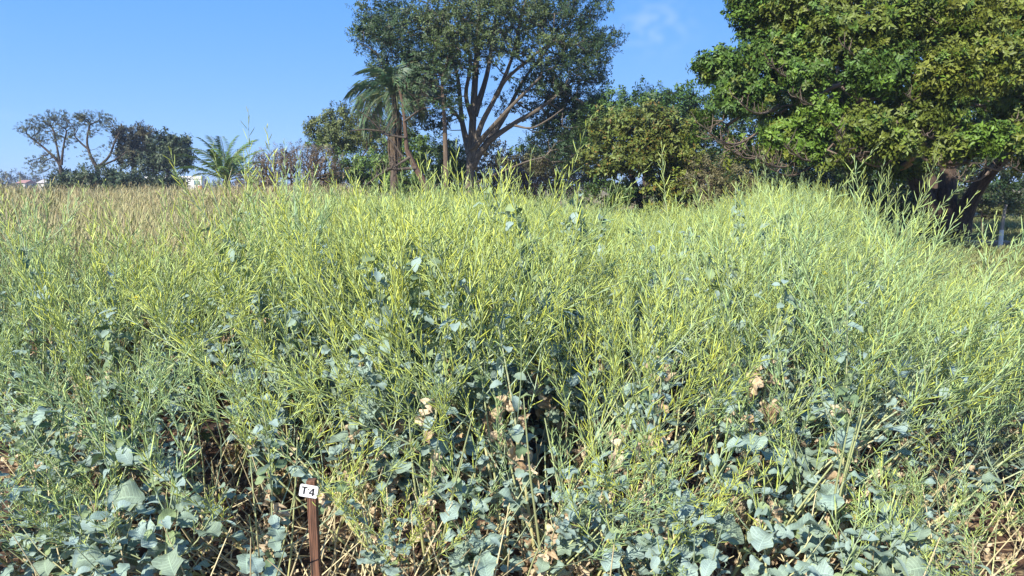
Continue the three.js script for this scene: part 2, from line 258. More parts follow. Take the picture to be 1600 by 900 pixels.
// the large spreading tree on the right, with several stems from one base
tree({
  name: 'spreading_tree', label: 'huge broad-crowned tree with thick dark multi-stemmed trunk filling the right', seed: 101, d: 20, tight: 0.78, mixTone: 0.26,
  stems: [
    { pts: [P(1462, 400, 20), P(1455, 340, 20), P(1435, 290, 19.6), P(1390, 215, 19), P(1320, 130, 18.5)], r: [0.42, 0.04] },
    { pts: [P(1472, 398, 20.1), P(1478, 330, 20.3), P(1482, 260, 20.5), P(1490, 150, 21), P(1470, 30, 21)], r: [0.40, 0.05] },
    { pts: [P(1490, 398, 19.9), P(1502, 345, 19.7), P(1530, 290, 19.2), P(1580, 235, 18.5), P(1660, 150, 18)], r: [0.38, 0.04] },
    { pts: [P(1478, 390, 20.5), P(1470, 330, 21.2), P(1440, 240, 22.5), P(1400, 120, 23.5)], r: [0.34, 0.04] },
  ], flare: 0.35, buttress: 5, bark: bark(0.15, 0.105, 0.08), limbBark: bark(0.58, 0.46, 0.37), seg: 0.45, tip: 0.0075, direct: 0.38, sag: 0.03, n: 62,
  clumps: [ // px, py, rx, ry, dz, amount, tone, rz, bare
    [1185, 25, 52, 40, -2.5, 1.1, 0], [1120, 108, 42, 26, -2.6, 0.8, 0], [1160, 150, 50, 30, -3.0, 1, 0], [1215, 90, 60, 42, -2.8, 1.2, 0], [1250, 20, 60, 40, -3, 1.2, 1],
    [1310, 60, 60, 45, -3.6, 1.2, 1], [1330, -30, 80, 50, -2.5, 1.3, 1], [1225, 215, 34, 22, -3.4, 0.7, 2], [1280, 185, 32, 20, -3.8, 0.7, 2], [1262, 235, 26, 14, -3.6, 0.4, 2],
    [1370, 115, 48, 40, -4.2, 1, 0], [1385, 45, 55, 40, -4, 1, 1], [1355, 200, 40, 22, -4.4, 0.8, 1], [1400, 228, 30, 16, -4.6, 0.5, 1], [1440, 30, 60, 40, -4.2, 1.1, 1], [1345, 245, 44, 14, -2.4, 0.6, 0], [1262, 120, 28, 18, -3.6, 0.6, 0], [1420, 262, 40, 10, -2.2, 0.45, 0],
    [1480, 110, 50, 38, -4.8, 1.2, 3], [1545, 105, 55, 45, -4.6, 1.3, 3], [1510, 40, 60, 40, -4.4, 1.2, 3], [1580, 30, 60, 50, -4, 1.3, 3], [1550, 222, 34, 15, -4.9, 0.7, 2], [1490, 232, 26, 12, -4.6, 0.35, 1],
    [1455, 180, 46, 24, -4.4, 0.9, 1], [1600, 170, 50, 36, -4, 1, 1], [1640, 90, 60, 60, -3.4, 1.3, 3], [1660, 230, 60, 36, -3, 0.9, 1], 
    [1110, 200, 40, 24, -2.2, 0.5, 0, 0.8, 0.75], [1165, 240, 60, 20, -2.8, 0.8, 1, 0.9, 0.8], [1320, 240, 46, 24, -4.2, 0.6, 1, 0.9, 0.85], [1490, 255, 50, 10, -4.6, 0.3, 1, 0.8, 0.9], [1600, 250, 44, 14, -4, 0.3, 1, 0.9, 0.7],
    [1200, 130, 80, 60, 0, 1.5, 0], [1300, 140, 90, 70, 0.5, 2, 0], [1400, 100, 110, 80, 1, 2.4, 0], [1520, 120, 120, 80, 1, 2.4, 0], [1640, 130, 100, 90, 1, 2, 0],
    [1290, -40, 100, 60, 1, 1.6, 1], [1430, -70, 120, 70, 0, 2, 1], [1570, -70, 120, 80, 0, 2, 3], [1450, 150, 160, 90, 4, 2.2, 0], [1250, 110, 120, 80, 4, 1.6, 0], [1330, 205, 90, 24, 3, 0.9, 0], [1480, 215, 110, 22, 3.5, 1, 0],
  ], sprays: [[1095, 205, 60, 6], [1120, 228, 70, 0], [1165, 243, 70, -4], [1190, 262, 60, -8], [1225, 232, 50, 10], [1300, 200, 44, 30], [1318, 228, 50, 10], [1335, 252, 52, -12], [1412, 150, 40, 6], [1462, 262, 40, -20], [1488, 282, 46, -22], [1530, 262, 44, -16], [1575, 262, 46, -6], [1195, 95, 40, 24], [1150, 160, 44, 10], [1316, 75, 40, 20], [1235, 150, 46, 4], [1590, 190, -40, 10], [1440, 215, 36, -14]],
  sprigs: broadSprigs, per: 6, fuzz: 0.32, leafMat: glossMat,
  tones: [[0.066, 0.122, 0.020], [0.110, 0.142, 0.022], [0.104, 0.178, 0.022], [0.132, 0.156, 0.023]],
});
// the rounded green tree to its left
tree({
  name: 'rounded_tree', label: 'dense rounded green tree with reddish tinged leaves between tall tree and spreading tree', seed: 102, d: 27,
  stems: [{ pts: [P(1000, 380, 27), P(1000, 320, 27), P(985, 260, 27), P(1000, 190, 27)], r: [0.2, 0.06] }, { pts: [P(1012, 380, 27), P(1030, 310, 26.6), P(1060, 240, 26.5)], r: [0.14, 0.05] }],
  bark: bark(0.16, 0.12, 0.09), n: 55, tip: 0.005, seg: 0.5,
  clumps: [[960, 210, 44, 30, -1.5, 1, 1], [1010, 195, 50, 30, -2, 1.1, 1], [1060, 205, 44, 30, -1.6, 1, 1], [940, 255, 36, 24, -1.5, 0.8, 1], [990, 250, 36, 20, -2.3, 0.8, 1], [1065, 255, 40, 26, -2.2, 1, 2], [1030, 230, 40, 24, -2.4, 0.9, 1],
    [1050, 290, 44, 18, -2, 0.7, 2], [955, 300, 36, 20, -1.6, 0.5, 0], [1000, 310, 60, 16, -1, 0.5, 0], [985, 225, 70, 50, 1, 1.6, 0], [1050, 250, 60, 50, 1, 1.4, 0], [1100, 290, 40, 34, -0.5, 0.8, 0], [1030, 335, 50, 12, -2.6, 0.5, 2]],
  sprigs: [17, 18, 19].map((k) => sprig(k, { n: 14, L: 0.13, W: 0.065, len: 0.3, tone: 0.6, tints: [[1, 1, 1], [1, 1, 1], [1, 1, 1], [1.15, 1.05, 0.9], [1.15, 1.05, 0.9], [1.5, 0.75, 0.8]] })), per: 3, fuzz: 0.36, tight: 0.9, leafMat: glossMat, tones: [[0.05, 0.095, 0.022], [0.108, 0.140, 0.028], [0.128, 0.165, 0.028]],
});
tree({
  name: 'background_tree', label: 'darker green tree whose top shows just above the rounded tree', seed: 103, d: 34,
  stems: [{ pts: [P(1010, 370, 34), P(1010, 250, 34), P(1015, 180, 34)], r: [0.25, 0.07] }], bark: bark(0.14, 0.11, 0.09), n: 50, seg: 0.6, tip: 0.006,
  clumps: [[965, 165, 34, 22, 0, 1, 0], [1010, 160, 44, 22, 0, 1.2, 0], [1055, 165, 36, 24, 0, 1, 0], [1085, 175, 36, 26, 0, 1, 0], [930, 190, 34, 30, 0.5, 1, 0], [1000, 220, 90, 50, 0.5, 2, 0], [1100, 240, 60, 50, 0, 1.2, 0]],
  sprigs: bushSprigs, per: 3, fuzz: 0.5, scale: 1.15, tones: [[0.062, 0.122, 0.026]],
});
tree({
  name: 'twiggy_shrub', label: 'tangled brown-green twiggy shrub under the left edge of spreading tree', category: 'shrub', seed: 104, d: 23,
  stems: [{ pts: [P(1120, 390, 23), P(1118, 340, 23), P(1110, 280, 23)], r: [0.07, 0.02] }, { pts: [P(1130, 390, 23), P(1150, 330, 23), P(1170, 280, 23)], r: [0.06, 0.02] }],
  bark: bark(0.25, 0.19, 0.14), n: 120, tip: 0.004, seg: 0.3,
  clumps: [[1105, 280, 34, 34, 0, 1, 0], [1150, 290, 40, 34, -0.4, 1.1, 0], [1120, 330, 44, 24, -0.5, 1, 0], [1190, 310, 36, 30, 0, 0.8, 0]],
  sprigs: finSprigs, per: 1, fuzz: 0.2, scale: 0.55, tones: [[0.14, 0.125, 0.05]],
});

// the tall tree in the middle
tree({
  name: 'tall_tree', label: 'tall dark-leaved tree with pale forking limbs standing in the middle', seed: 105, d: 35,
  stems: [
    { pts: [P(728, 345, 35), P(733, 290, 35), P(737, 220, 35), P(742, 130, 35), P(748, 40, 35), P(750, -40, 35)], r: [0.29, 0.08] },
    { pts: [P(736, 262, 35), P(760, 225, 34.6), P(800, 195, 34.2), P(850, 165, 33.8), P(880, 140, 33.5)], r: [0.19, 0.05] },
    { pts: [P(736, 250, 34.9), P(752, 195, 34.5), P(775, 150, 34.2), P(800, 90, 34), P(815, 20, 34)], r: [0.17, 0.05] },
    { pts: [P(734, 240, 35), P(722, 190, 35.3), P(715, 120, 35.6), P(690, 40, 36)], r: [0.18, 0.05] },
    { pts: [P(741, 180, 35), P(760, 120, 35.4), P(770, 60, 35.8), P(780, -20, 36)], r: [0.16, 0.05] },
    { pts: [P(745, 285, 35), P(785, 268, 34.4), P(825, 252, 34), P(850, 246, 34)], r: [0.07, 0.03] },
    { pts: [P(730, 300, 35), P(712, 320, 34.8), P(700, 345, 34.6)], r: [0.2, 0.14] },
    { pts: [P(738, 235, 34.8), P(768, 200, 34), P(800, 165, 33.4), P(845, 120, 33)], r: [0.15, 0.05] },
    { pts: [P(760, 225, 34.6), P(790, 180, 34.8), P(815, 130, 35), P(860, 70, 35)], r: [0.14, 0.05] },
    { pts: [P(775, 150, 34.2), P(790, 125, 33.6), P(830, 90, 33.2), P(870, 60, 33)], r: [0.11, 0.04] },
    { pts: [P(740, 190, 35), P(728, 150, 34.6), P(735, 100, 34.3), P(725, 50, 34)], r: [0.13, 0.05] },
    { pts: [P(800, 195, 34.2), P(830, 200, 33.5), P(855, 188, 33), P(880, 170, 32.6)], r: [0.06, 0.03] },
    { pts: [P(722, 190, 35.3), P(700, 165, 35), P(670, 150, 34.6)], r: [0.09, 0.04] },
  ], flare: 0.2, bark: bark(0.34, 0.295, 0.245), limbBark: bark(0.36, 0.32, 0.27), seg: 0.7, tip: 0.009, direct: 0.35, n: 62, sag: 0.02,
  clumps: [
    [600, 20, 40, 22, 0, 1, 0], [590, 62, 34, 22, -1, 1, 0], [635, 50, 44, 30, -2, 1.3, 0], [690, 25, 50, 34, -2, 1.4, 1], [620, 105, 40, 24, -1, 1.1, 0], [665, 95, 40, 24, -2, 1.1, 0], [705, 70, 40, 24, -3, 1, 1],
    [745, 20, 50, 30, -3, 1.3, 1], [770, 70, 40, 22, -3, 0.9, 1], [810, 20, 50, 30, -2, 1.3, 1], [860, 20, 46, 26, -1, 1.2, 0], [905, 18, 40, 24, 0, 1, 0], [845, 75, 46, 22, -2, 1.1, 1], [900, 70, 46, 22, -1, 1.1, 0], [945, 65, 24, 16, 0, 0.5, 0],
    [880, 110, 50, 22, -1.5, 1.1, 0], [925, 115, 24, 20, 0, 0.6, 0], [850, 140, 40, 18, -1, 0.9, 0], [900, 160, 46, 26, 0, 1.3, 0], [930, 180, 26, 22, 0, 0.7, 0], [880, 195, 36, 18, 0, 0.7, 0], [905, 215, 34, 24, 0, 0.8, 0], [915, 260, 36, 36, 0.5, 0.9, 0],
    [870, 265, 30, 30, 1, 0.6, 2], [875, 225, 34, 26, 0.5, 1, 0], [920, 215, 30, 36, 0.8, 1.1, 0], [900, 290, 40, 24, 0.5, 0.9, 0], [850, 215, 26, 16, 0, 0.4, 0], [880, 245, 34, 24, -0.6, 0.9, 0], [845, 255, 26, 16, 0, 0.4, 2], [860, 175, 40, 22, 0.5, 0.9, 0], [640, 150, 30, 18, -1, 0.6, 0], [680, 140, 34, 20, -1, 0.7, 0], [655, 190, 26, 16, -0.5, 0.35, 0], [690, 190, 24, 18, -0.5, 0.3, 0], [720, 110, 30, 20, 0, 0.5, 0],
    [680, -40, 90, 40, 0, 1.6, 0], [780, -60, 110, 50, 0, 2, 1], [870, -40, 80, 40, 0, 1.4, 0], [650, 55, 80, 50, 3, 1.6, 0], [850, 70, 100, 60, 3, 2, 0], [750, 40, 80, 40, 3, 1.3, 0], [810, 175, 40, 14, 1, 0.3, 2, 1, 0.5], [760, 165, 40, 30, 0, 0.25, 0, 1, 0.6],
  ], sprigs: smallSprigs, per: 3, fuzz: 0.55, tones: [[0.040, 0.075, 0.022], [0.066, 0.098, 0.023], [0.09, 0.09, 0.035]],
});
tree({
  name: 'slim_tree', label: 'slim straight-trunked tree just left of the tall tree trunk', seed: 106, d: 32,
  stems: [{ pts: [P(699, 345, 32), P(698, 300, 32), P(696, 230, 32), P(694, 180, 32), P(690, 120, 32)], r: [0.17, 0.06] }],
  bark: bark(0.30, 0.23, 0.17), n: 40, seg: 0.6, tip: 0.007,
  clumps: [[685, 130, 30, 18, 0, 0.8, 0], [665, 165, 26, 14, -0.5, 0.6, 0], [712, 165, 20, 20, 0, 0.4, 0], [650, 130, 28, 18, -0.5, 0.6, 0], [700, 95, 34, 20, 0, 0.8, 0]],
  sprigs: smallSprigs, per: 2, fuzz: 0.5, tones: [[0.052, 0.090, 0.026]],
});
{ // leaning trunk with two bare limbs
  const g = thing('leaning_trunk', 'leaning reddish-brown tree trunk forking between palm and slim tree', 'tree', V(0, 0, 0)), mb = new MB(), w = [1, 1, 1], b = at(678, 345, 31.5); b.y = 0; g.position.copy(b);
  const q = (x, y, d) => at(x, y, d).sub(b), R = rng(3);
  mb.tube([q(682, 350, 31.5), q(672, 305, 31.5), q(660, 280, 31.5), q(645, 255, 31.5), q(636, 235, 31.5)], [0.19, 0.17, 0.15, 0.13, 0.11], 9, w);
  mb.tube([q(636, 235, 31.5), q(633, 200, 31.5), q(630, 165, 31.6), q(622, 130, 31.7)], [0.10, 0.08, 0.065, 0.05], 8, w);
  part('trunk', mb.geo(), bark(0.25, 0.165, 0.12), g);
  for (const [a, z, c, r] of [[[640, 245], [615, 262], [570, 290], 0.06], [[630, 245], [600, 205], [545, 205], 0.05], [[634, 215], [600, 210], [560, 172], 0.05], [[650, 262], [620, 265], [598, 268], 0.07], [[632, 190], [650, 176], [672, 168], 0.05], [[730, 320], [700, 312], [662, 300], 0.06]]) {
    const m = new MB(); m.tube([q(a[0], a[1], 31.4), q(z[0], z[1], 31.1), q((z[0] + c[0]) / 2, (z[1] + c[1]) / 2 - 3, 30.9), q(c[0], c[1], 30.7)], [r, r * 0.8, r * 0.6, r * 0.3], 5, w);
    for (let k = 0; k < 7; k++) { const s = q(lerp(z[0], c[0], k / 7), lerp(z[1], c[1], k / 7), 30.9); m.tube([s, s.clone().add(V((R() - 0.5) * 0.8, R() * 0.6, (R() - 0.5) * 0.6)), s.clone().add(V((R() - 0.5) * 1.6, 0.4 + R() * 0.8, (R() - 0.5) * 1.2))], [r * 0.35, r * 0.2, 0.006], 3, w); }
    part('limb', m.geo(), bark(0.30, 0.25, 0.2), g);
  }
}
const bushes = [
  { name: 'green_bush', label: 'rounded bright green bush behind the slim trunk and leaning trunk', seed: 107, d: 39, x: 660, cl: [[640, 235, 30, 24, -1, 1, 0], [680, 250, 36, 30, -1.5, 1.2, 0], [655, 280, 50, 30, -1.5, 1.4, 0], [700, 290, 36, 30, -1, 1, 0], [630, 300, 36, 24, -1, 0.9, 0], [665, 260, 60, 50, 1, 1.6, 0], [708, 250, 24, 26, -1, 0.9, 0], [718, 285, 24, 24, -1, 0.8, 0], [612, 262, 24, 26, 0, 0.8, 0]] },
  { name: 'green_bush', label: 'lower green bush directly behind and left of the palm trunk', seed: 108, d: 40, x: 560, cl: [[555, 262, 40, 26, -1, 1.2, 0], [590, 275, 36, 30, -1, 1.1, 0], [540, 295, 40, 24, -1, 1, 0], [570, 290, 60, 36, 1, 1.4, 0], [600, 225, 30, 28, 0.5, 1, 1], [580, 190, 26, 24, 1, 0.6, 1]] },
  { name: 'leafy_tree', label: 'small leafy tree with flat-topped crown left of the palm', seed: 109, d: 44, x: 525, cl: [[500, 205, 26, 14, 0, 1, 1], [530, 190, 30, 14, 0, 0.9, 1], [535, 215, 36, 18, -1, 1.2, 1], [565, 205, 30, 22, 0, 1, 1], [515, 225, 30, 12, 0, 0.8, 0], [558, 228, 34, 14, 0, 0.8, 0], [530, 172, 14, 8, 0, 0.2, 1]] },
  { name: 'olive_bush', label: 'olive-brown bush behind the foot of the tall tree', seed: 110, d: 42, x: 780, cl: [[770, 245, 26, 20, 0, 0.9, 2], [800, 270, 34, 28, 0, 1, 2], [760, 285, 34, 26, 0, 1, 2], [830, 255, 30, 22, 1, 0.8, 0], [720, 265, 30, 24, 1, 0.8, 2], [820, 235, 20, 14, 0, 0.4, 0]] },
];
for (const b of bushes) tree({ name: b.name, label: b.label, category: b.name === 'leafy_tree' ? 'tree' : 'bush', seed: b.seed, d: b.d, stems: [{ pts: [P(b.x, 350, b.d), P(b.x + 2, 310, b.d), P(b.x - 2, 250, b.d)], r: [0.14, 0.05] }], bark: bark(0.17, 0.13, 0.1), n: 52, seg: 0.7, tip: 0.006, clumps: b.cl, sprigs: bushSprigs, per: 3, fuzz: 0.5, scale: 1.15, tones: [[0.092, 0.158, 0.026], [0.118, 0.145, 0.036], [0.115, 0.105, 0.05]] });
for (const [label, seed, d, x, cl] of [
  ['bare brown twiggy bush left of the flat-topped leafy tree', 111, 37, 455, [[430, 255, 36, 24, 0, 1], [470, 250, 40, 24, 0, 1], [505, 260, 30, 28, 0, 1], [450, 290, 60, 24, 0, 1.3], [400, 290, 30, 22, 0, 0.7], [510, 300, 40, 22, 0, 0.9]]],
  ['bare brown twiggy bush right of the tall tree trunk', 112, 39, 820, [[800, 285, 36, 24, 0, 1], [830, 270, 34, 28, 0, 1], [850, 295, 34, 24, 0, 1], [790, 310, 40, 20, 0, 0.8]]],
]) {
  const t = tree({ name: 'bare_bush', label, category: 'bush', seed, d, stems: [-1, 0, 1].map((k) => ({ pts: [P(x + k * 8, 350, d), P(x + k * 22, 315, d), P(x + k * 38, 280, d)], r: [0.06, 0.02] })), bark: bark(0.37, 0.285, 0.18), n: 420, tip: 0.0085, seg: 0.3, clumps: cl.map((c) => [...c.slice(0, 6), 0, undefined, 0.55]), sprigs: finSprigs, per: 1, fuzz: 0.3, scale: 0.6, tones: [[0.17, 0.13, 0.09]] });
}

// palms
function frond(seed, L, droop, n, leafL, col, plume) { // feather leaf along +x, rising first and then arching over
  const R = rng(seed), mb = new MB(), pts = [], N = 12; let p = V(0, 0, 0), a = 0.15;
  for (let k = 0; k <= N; k++) { pts.push(p.clone()); p = p.clone().add(V(Math.cos(a), Math.sin(a), 0).multiplyScalar(L / N)); a -= droop / N * (0.4 + 1.2 * k / N); }
  mb.tube(pts, pts.map((_, k) => lerp(0.035, 0.006, k / N)), 4, [0.2, 0.22, 0.08]);
  for (let k = 0; k < n; k++) {
    const t = 0.12 + 0.88 * k / n, f = t * N, i = Math.min(N - 1, Math.floor(f)), q = pts[i].clone().lerp(pts[i + 1], f - i), d = pts[i + 1].clone().sub(pts[i]).normalize();
    for (const s of [-1, 1]) {
      const l = leafL * (0.55 + 0.6 * Math.sin(Math.PI * Math.min(1, t * 0.9 + 0.1))) * (0.85 + R() * 0.3), up = plume * (R() - 0.4), dir = d.clone().multiplyScalar(0.75).add(V(0, up, s * 1)).normalize();
      const m = q.clone().addScaledVector(dir, l * 0.55), e = q.clone().addScaledVector(dir, l).add(V(0, -l * (0.22 + plume * 0.45), 0)), w = l * 0.045, c = col.map((x) => x * (0.75 + R() * 0.5)), o = V(w, 0.3 * w, 0).applyAxisAngle(UP, 0.6);
      const A = mb.v(q, c), B = mb.v(m.clone().add(o), c), C = mb.v(m.clone().sub(o), c), D = mb.v(e, c); mb.i.push(A, B, C, B, D, C);
    }
  }
  return mb.geo();
}
function palm(name, label, x, yb, yt, d, r, L, count, elev, droop, plume, col, seed, leafL, n) {
  const b = at(x, yb, d); b.y = 0; const g = thing(name, label, 'palm', b), top = at(x + 2, yt, d).sub(b), R = rng(seed), mb = new MB(), K = 26, pts = [], rr = [];
  for (let k = 0; k <= K; k++) { pts.push(V(top.x * k / K, top.y * k / K, 0)); rr.push(r * lerp(1.1, 0.85, k / K) * (k % 2 ? 1.05 : 0.96)); }
  mb.tube(pts, rr, 9, [1, 1, 1]); part('trunk', mb.geo(), bark(0.23, 0.185, 0.15), g);
  const geos = [0, 1, 2, 3].map((k) => frond(seed + k, L, droop * (0.85 + k * 0.1), n, leafL, col, plume)), fm = std({ vertexColors: true, roughness: 0.5 });
  for (let k = 0; k < count; k++) { const f = part('frond', geos[k % 4], fm, g); f.position.copy(top); f.rotation.order = 'YZX'; f.rotation.set((R() - 0.5) * 0.5, k * 2.4 + R() * 0.5, lerp(elev[0], elev[1], (k + 0.5) / count) + (R() - 0.5) * 0.15); const s = 0.85 + R() * 0.25; f.scale.set(s, s, s); }
  return { g, top, b };
}
{
  const { g, top } = palm('feather_palm', 'tall feather palm with drooping fronds and brown hanging skirt left of tall tree', 615, 345, 148, 33, 0.17, 2.25, 24, [1.25, -0.45], 2.0, 0.7, [0.12, 0.185, 0.095], 21, 0.7, 46);
  const R = rng(77), m = bark(0.36, 0.275, 0.195), geos = [0, 1, 2].map((k) => { const mb = new MB(), r2 = rng(k + 400); for (let j = 0; j < 3; j++) { const a = r2() * 6.28, o = V(Math.cos(a) * 0.12, 0, Math.sin(a) * 0.12); mb.tube([V(0, 0, 0), o.clone().multiplyScalar(1.6).add(V(0, -0.3, 0)), o.clone().multiplyScalar(1.8).add(V(0, -1.3, 0)), o.clone().multiplyScalar(1.2).add(V(r2() * 0.2, -2.2 - r2(), 0))], [0.035, 0.04, 0.03, 0.010], 4, [1, 1, 1]); } return mb.geo(); });
  for (let k = 0; k < 11; k++) { const f = part('dead_frond', geos[k % 3], m, g); f.position.copy(top).add(V((R() - 0.3) * 0.35, -0.35 - R() * 0.8, (R() - 0.5) * 0.3)); f.rotation.y = R() * 6.28; const s = 0.7 + R() * 0.6; f.scale.set(s, s, s); }
}
palm('date_palm', 'short palm with bright upright arching fronds beyond the left grass', 352, 335, 282, 42, 0.25, 2.9, 22, [1.45, 0.1], 1.15, 0.35, [0.115, 0.185, 0.045], 31, 0.5, 44);

// the group of trees far off on the left
const farBark = bark(0.15, 0.12, 0.1);
tree({
  name: 'umbrella_tree', label: 'thin-leaved open-branched tree, leftmost of the far group', seed: 121, d: 70,
  stems: [{ pts: [P(96, 320, 70), P(96, 275, 70), P(92, 255, 70), P(70, 232, 70), P(48, 215, 70)], r: [0.24, 0.06] }, { pts: [P(95, 265, 70), P(90, 235, 70), P(84, 205, 70)], r: [0.14, 0.05] }, { pts: [P(96, 258, 70), P(99, 230, 70), P(104, 205, 70)], r: [0.13, 0.05] }],
  bark: farBark, n: 34, seg: 0.9, tip: 0.014, direct: 0.4, clumps: [[60, 192, 20, 10, 0, 1, 0], [85, 184, 22, 8, 0, 1, 0], [100, 195, 14, 12, 0, 0.8, 0], [50, 205, 16, 8, 0, 0.7, 0], [58, 220, 14, 6, 0, 0.5, 0], [75, 210, 22, 10, 0, 0.8, 0], [98, 222, 12, 12, 0, 0.6, 0], [60, 255, 20, 8, 0, 0.7, 0], [75, 270, 26, 12, 0, 0.9, 0], [35, 205, 8, 6, 0, 0.2, 0], [85, 245, 20, 8, 0, 0.5, 0]],
  sprigs: farSprigs, per: 3, fuzz: 0.7, scale: 0.42, tones: [[0.10, 0.115, 0.06]],
});
tree({
  name: 'umbrella_tree', label: 'thin-leaved tree with arching bare limbs, second from left in far group', seed: 122, d: 69,
  stems: [{ pts: [P(152, 320, 69), P(152, 265, 69), P(142, 245, 69), P(136, 222, 69), P(140, 195, 69)], r: [0.24, 0.06] }, { pts: [P(152, 262, 69), P(170, 245, 69), P(180, 220, 69), P(188, 205, 69)], r: [0.14, 0.05] }, { pts: [P(140, 235, 69), P(125, 222, 69), P(116, 212, 69)], r: [0.11, 0.05] }, { pts: [P(150, 262, 69), P(175, 252, 69), P(195, 240, 69)], r: [0.12, 0.05] }],
  bark: farBark, n: 34, seg: 0.9, tip: 0.014, direct: 0.4, clumps: [[120, 188, 18, 8, 0, 0.9, 0], [145, 184, 22, 8, 0, 1.2, 0], [165, 195, 16, 10, 0, 0.8, 0], [185, 200, 12, 12, 0, 0.4, 0, undefined, 0.6], [135, 205, 22, 10, 0, 0.6, 0], [165, 220, 16, 12, 0, 0.4, 0, undefined, 0.5], [118, 215, 10, 8, 0, 0.3, 0], [140, 245, 14, 6, 0, 0.3, 0], [180, 240, 20, 10, 0, 0.4, 0]],
  sprigs: farSprigs, per: 3, fuzz: 0.7, scale: 0.42, tones: [[0.10, 0.115, 0.06]],
});
for (const [label, seed, d, x, cl, per, name] of [
  ['brownish round-topped tree in the middle of the far left group', 123, 72, 207, [[205, 215, 24, 12, 0, 1, 1], [215, 230, 26, 14, 0, 1.2, 1], [200, 240, 20, 14, 0, 1, 1], [225, 210, 18, 10, 0, 0.4, 1], [215, 255, 30, 14, 0, 1, 0]], 3, 'dense_tree'],
  ['dark round-crowned tree, rightmost of the far left group', 124, 68, 262, [[255, 225, 18, 14, 0, 1, 0], [278, 228, 20, 12, 0, 1, 0], [285, 245, 16, 14, 0, 0.9, 0], [255, 248, 26, 14, 0, 1, 0], [240, 265, 20, 10, 0, 0.5, 0], [275, 262, 22, 8, 0, 0.4, 0], [262, 240, 30, 22, 1, 1, 0]], 3, 'dense_tree'],
  ['dark shrub mass at the feet of the far left trees', 125, 66, 130, [[110, 285, 30, 16, 0, 1.2, 2], [150, 280, 34, 18, 0, 1.4, 2], [195, 282, 30, 18, 0, 1.3, 2], [100, 300, 30, 12, 0, 1, 2], [225, 290, 24, 12, 0, 0.9, 0], [262, 288, 24, 10, 0, 1.8, 0]], 3, 'dense_shrub'],
]) tree({ name, label, category: name === 'dense_shrub' ? 'shrub' : 'tree', seed, d, stems: [{ pts: [P(x, 320, d), P(x, 280, d), P(x + 3, 235 + (name === 'dense_shrub' ? 45 : 0), d)], r: [0.28, 0.08] }], bark: farBark, n: 40, seg: 0.9, tip: 0.012, clumps: cl, sprigs: farSprigs, per, fuzz: 0.6, tones: [[0.05, 0.075, 0.03], [0.095, 0.09, 0.045], [0.055, 0.085, 0.03]] });

// woods closing the view behind the right-hand trees, and the far tree line: masses nobody could count
function wood(name, label, seed, spots, geo, mat, tones) {
  const R = rng(seed), list = [], m4 = new THREE.Matrix4(), q = new THREE.Quaternion();
  for (const [px, py, d, rx, ry, rz, n, s] of spots) { const C = at(px, py, d); for (let k = 0; k < n; k++) { let x, y, z; do { x = R() * 2 - 1; y = R() * 2 - 1; z = R() * 2 - 1; } while (x * x + y * y + z * z > 1); const l = Math.pow(Math.hypot(x, y, z), -0.5), p = V(C.x + x * l * rx, C.y + y * l * ry, C.z + z * l * rz); if (p.y < 0.05) continue; q.setFromEuler(new THREE.Euler(R() * 6, R() * 6, R() * 6)); const ss = s * (0.7 + R() * 0.6); list.push([m4.clone().compose(p, q, V(ss, ss, ss)), tones[Math.floor(R() * tones.length)].map((v) => v * (0.75 + R() * 0.5))]); } }
  const im = shade(new THREE.InstancedMesh(geo, mat, list.length)); list.forEach(([m, c], k) => { im.setMatrixAt(k, m); im.setColorAt(k, rgb(...c)); });
  im.name = numbered(name); scene.add(im); return tag(im, label, 'trees', null, 'stuff');
}
wood('woods', 'dark woodland closing the view behind the spreading tree and its neighbours', 51, [
  [1180, 270, 36, 4.5, 3.5, 2, 900, 1.4], [1180, 225, 39, 5.5, 3, 2, 900, 1.4], [1150, 290, 31, 3, 1.5, 1.4, 700, 1.1], [1260, 285, 31, 3.4, 1.8, 1.4, 900, 1.1], [1370, 295, 31, 3, 1.8, 1.4, 800, 1.1], [1330, 250, 36, 5, 4, 2, 1100, 1.4], [1450, 300, 34, 4, 2.6, 2, 700, 1.3], [1560, 260, 38, 5, 3.4, 2, 1000, 1.4], [1690, 270, 38, 6, 4, 2, 900, 1.4], [1400, 140, 40, 8, 5, 2, 1000, 1.5], [1080, 320, 34, 3, 1.6, 1.5, 300, 1.2],
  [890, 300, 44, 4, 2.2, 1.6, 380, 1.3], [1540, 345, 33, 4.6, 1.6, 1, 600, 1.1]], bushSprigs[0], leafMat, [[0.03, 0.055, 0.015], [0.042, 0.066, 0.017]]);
wood('far_treeline', 'low hazy line of trees on the far horizon at left', 52, [
  [15, 292, 260, 14, 5, 6, 420, 5], [20, 300, 170, 7, 2.0, 3, 200, 3], [70, 302, 165, 9, 1.8, 3, 220, 3], [-60, 292, 260, 14, 5, 6, 300, 5], [60, 300, 230, 9, 3.6, 5, 260, 4], [110, 300, 240, 14, 4, 5, 260, 4], [250, 302, 200, 26, 3, 5, 500, 3.6], [330, 300, 200, 14, 3, 5, 260, 3.6], [-180, 292, 260, 30, 5, 6, 420, 5], [430, 300, 160, 20, 3, 4, 300, 3], [600, 300, 160, 26, 3, 4, 300, 3], [840, 290, 150, 16, 5, 4, 300, 3]], bushSprigs[1], leafMat, [[0.06, 0.08, 0.04], [0.085, 0.085, 0.045]]);

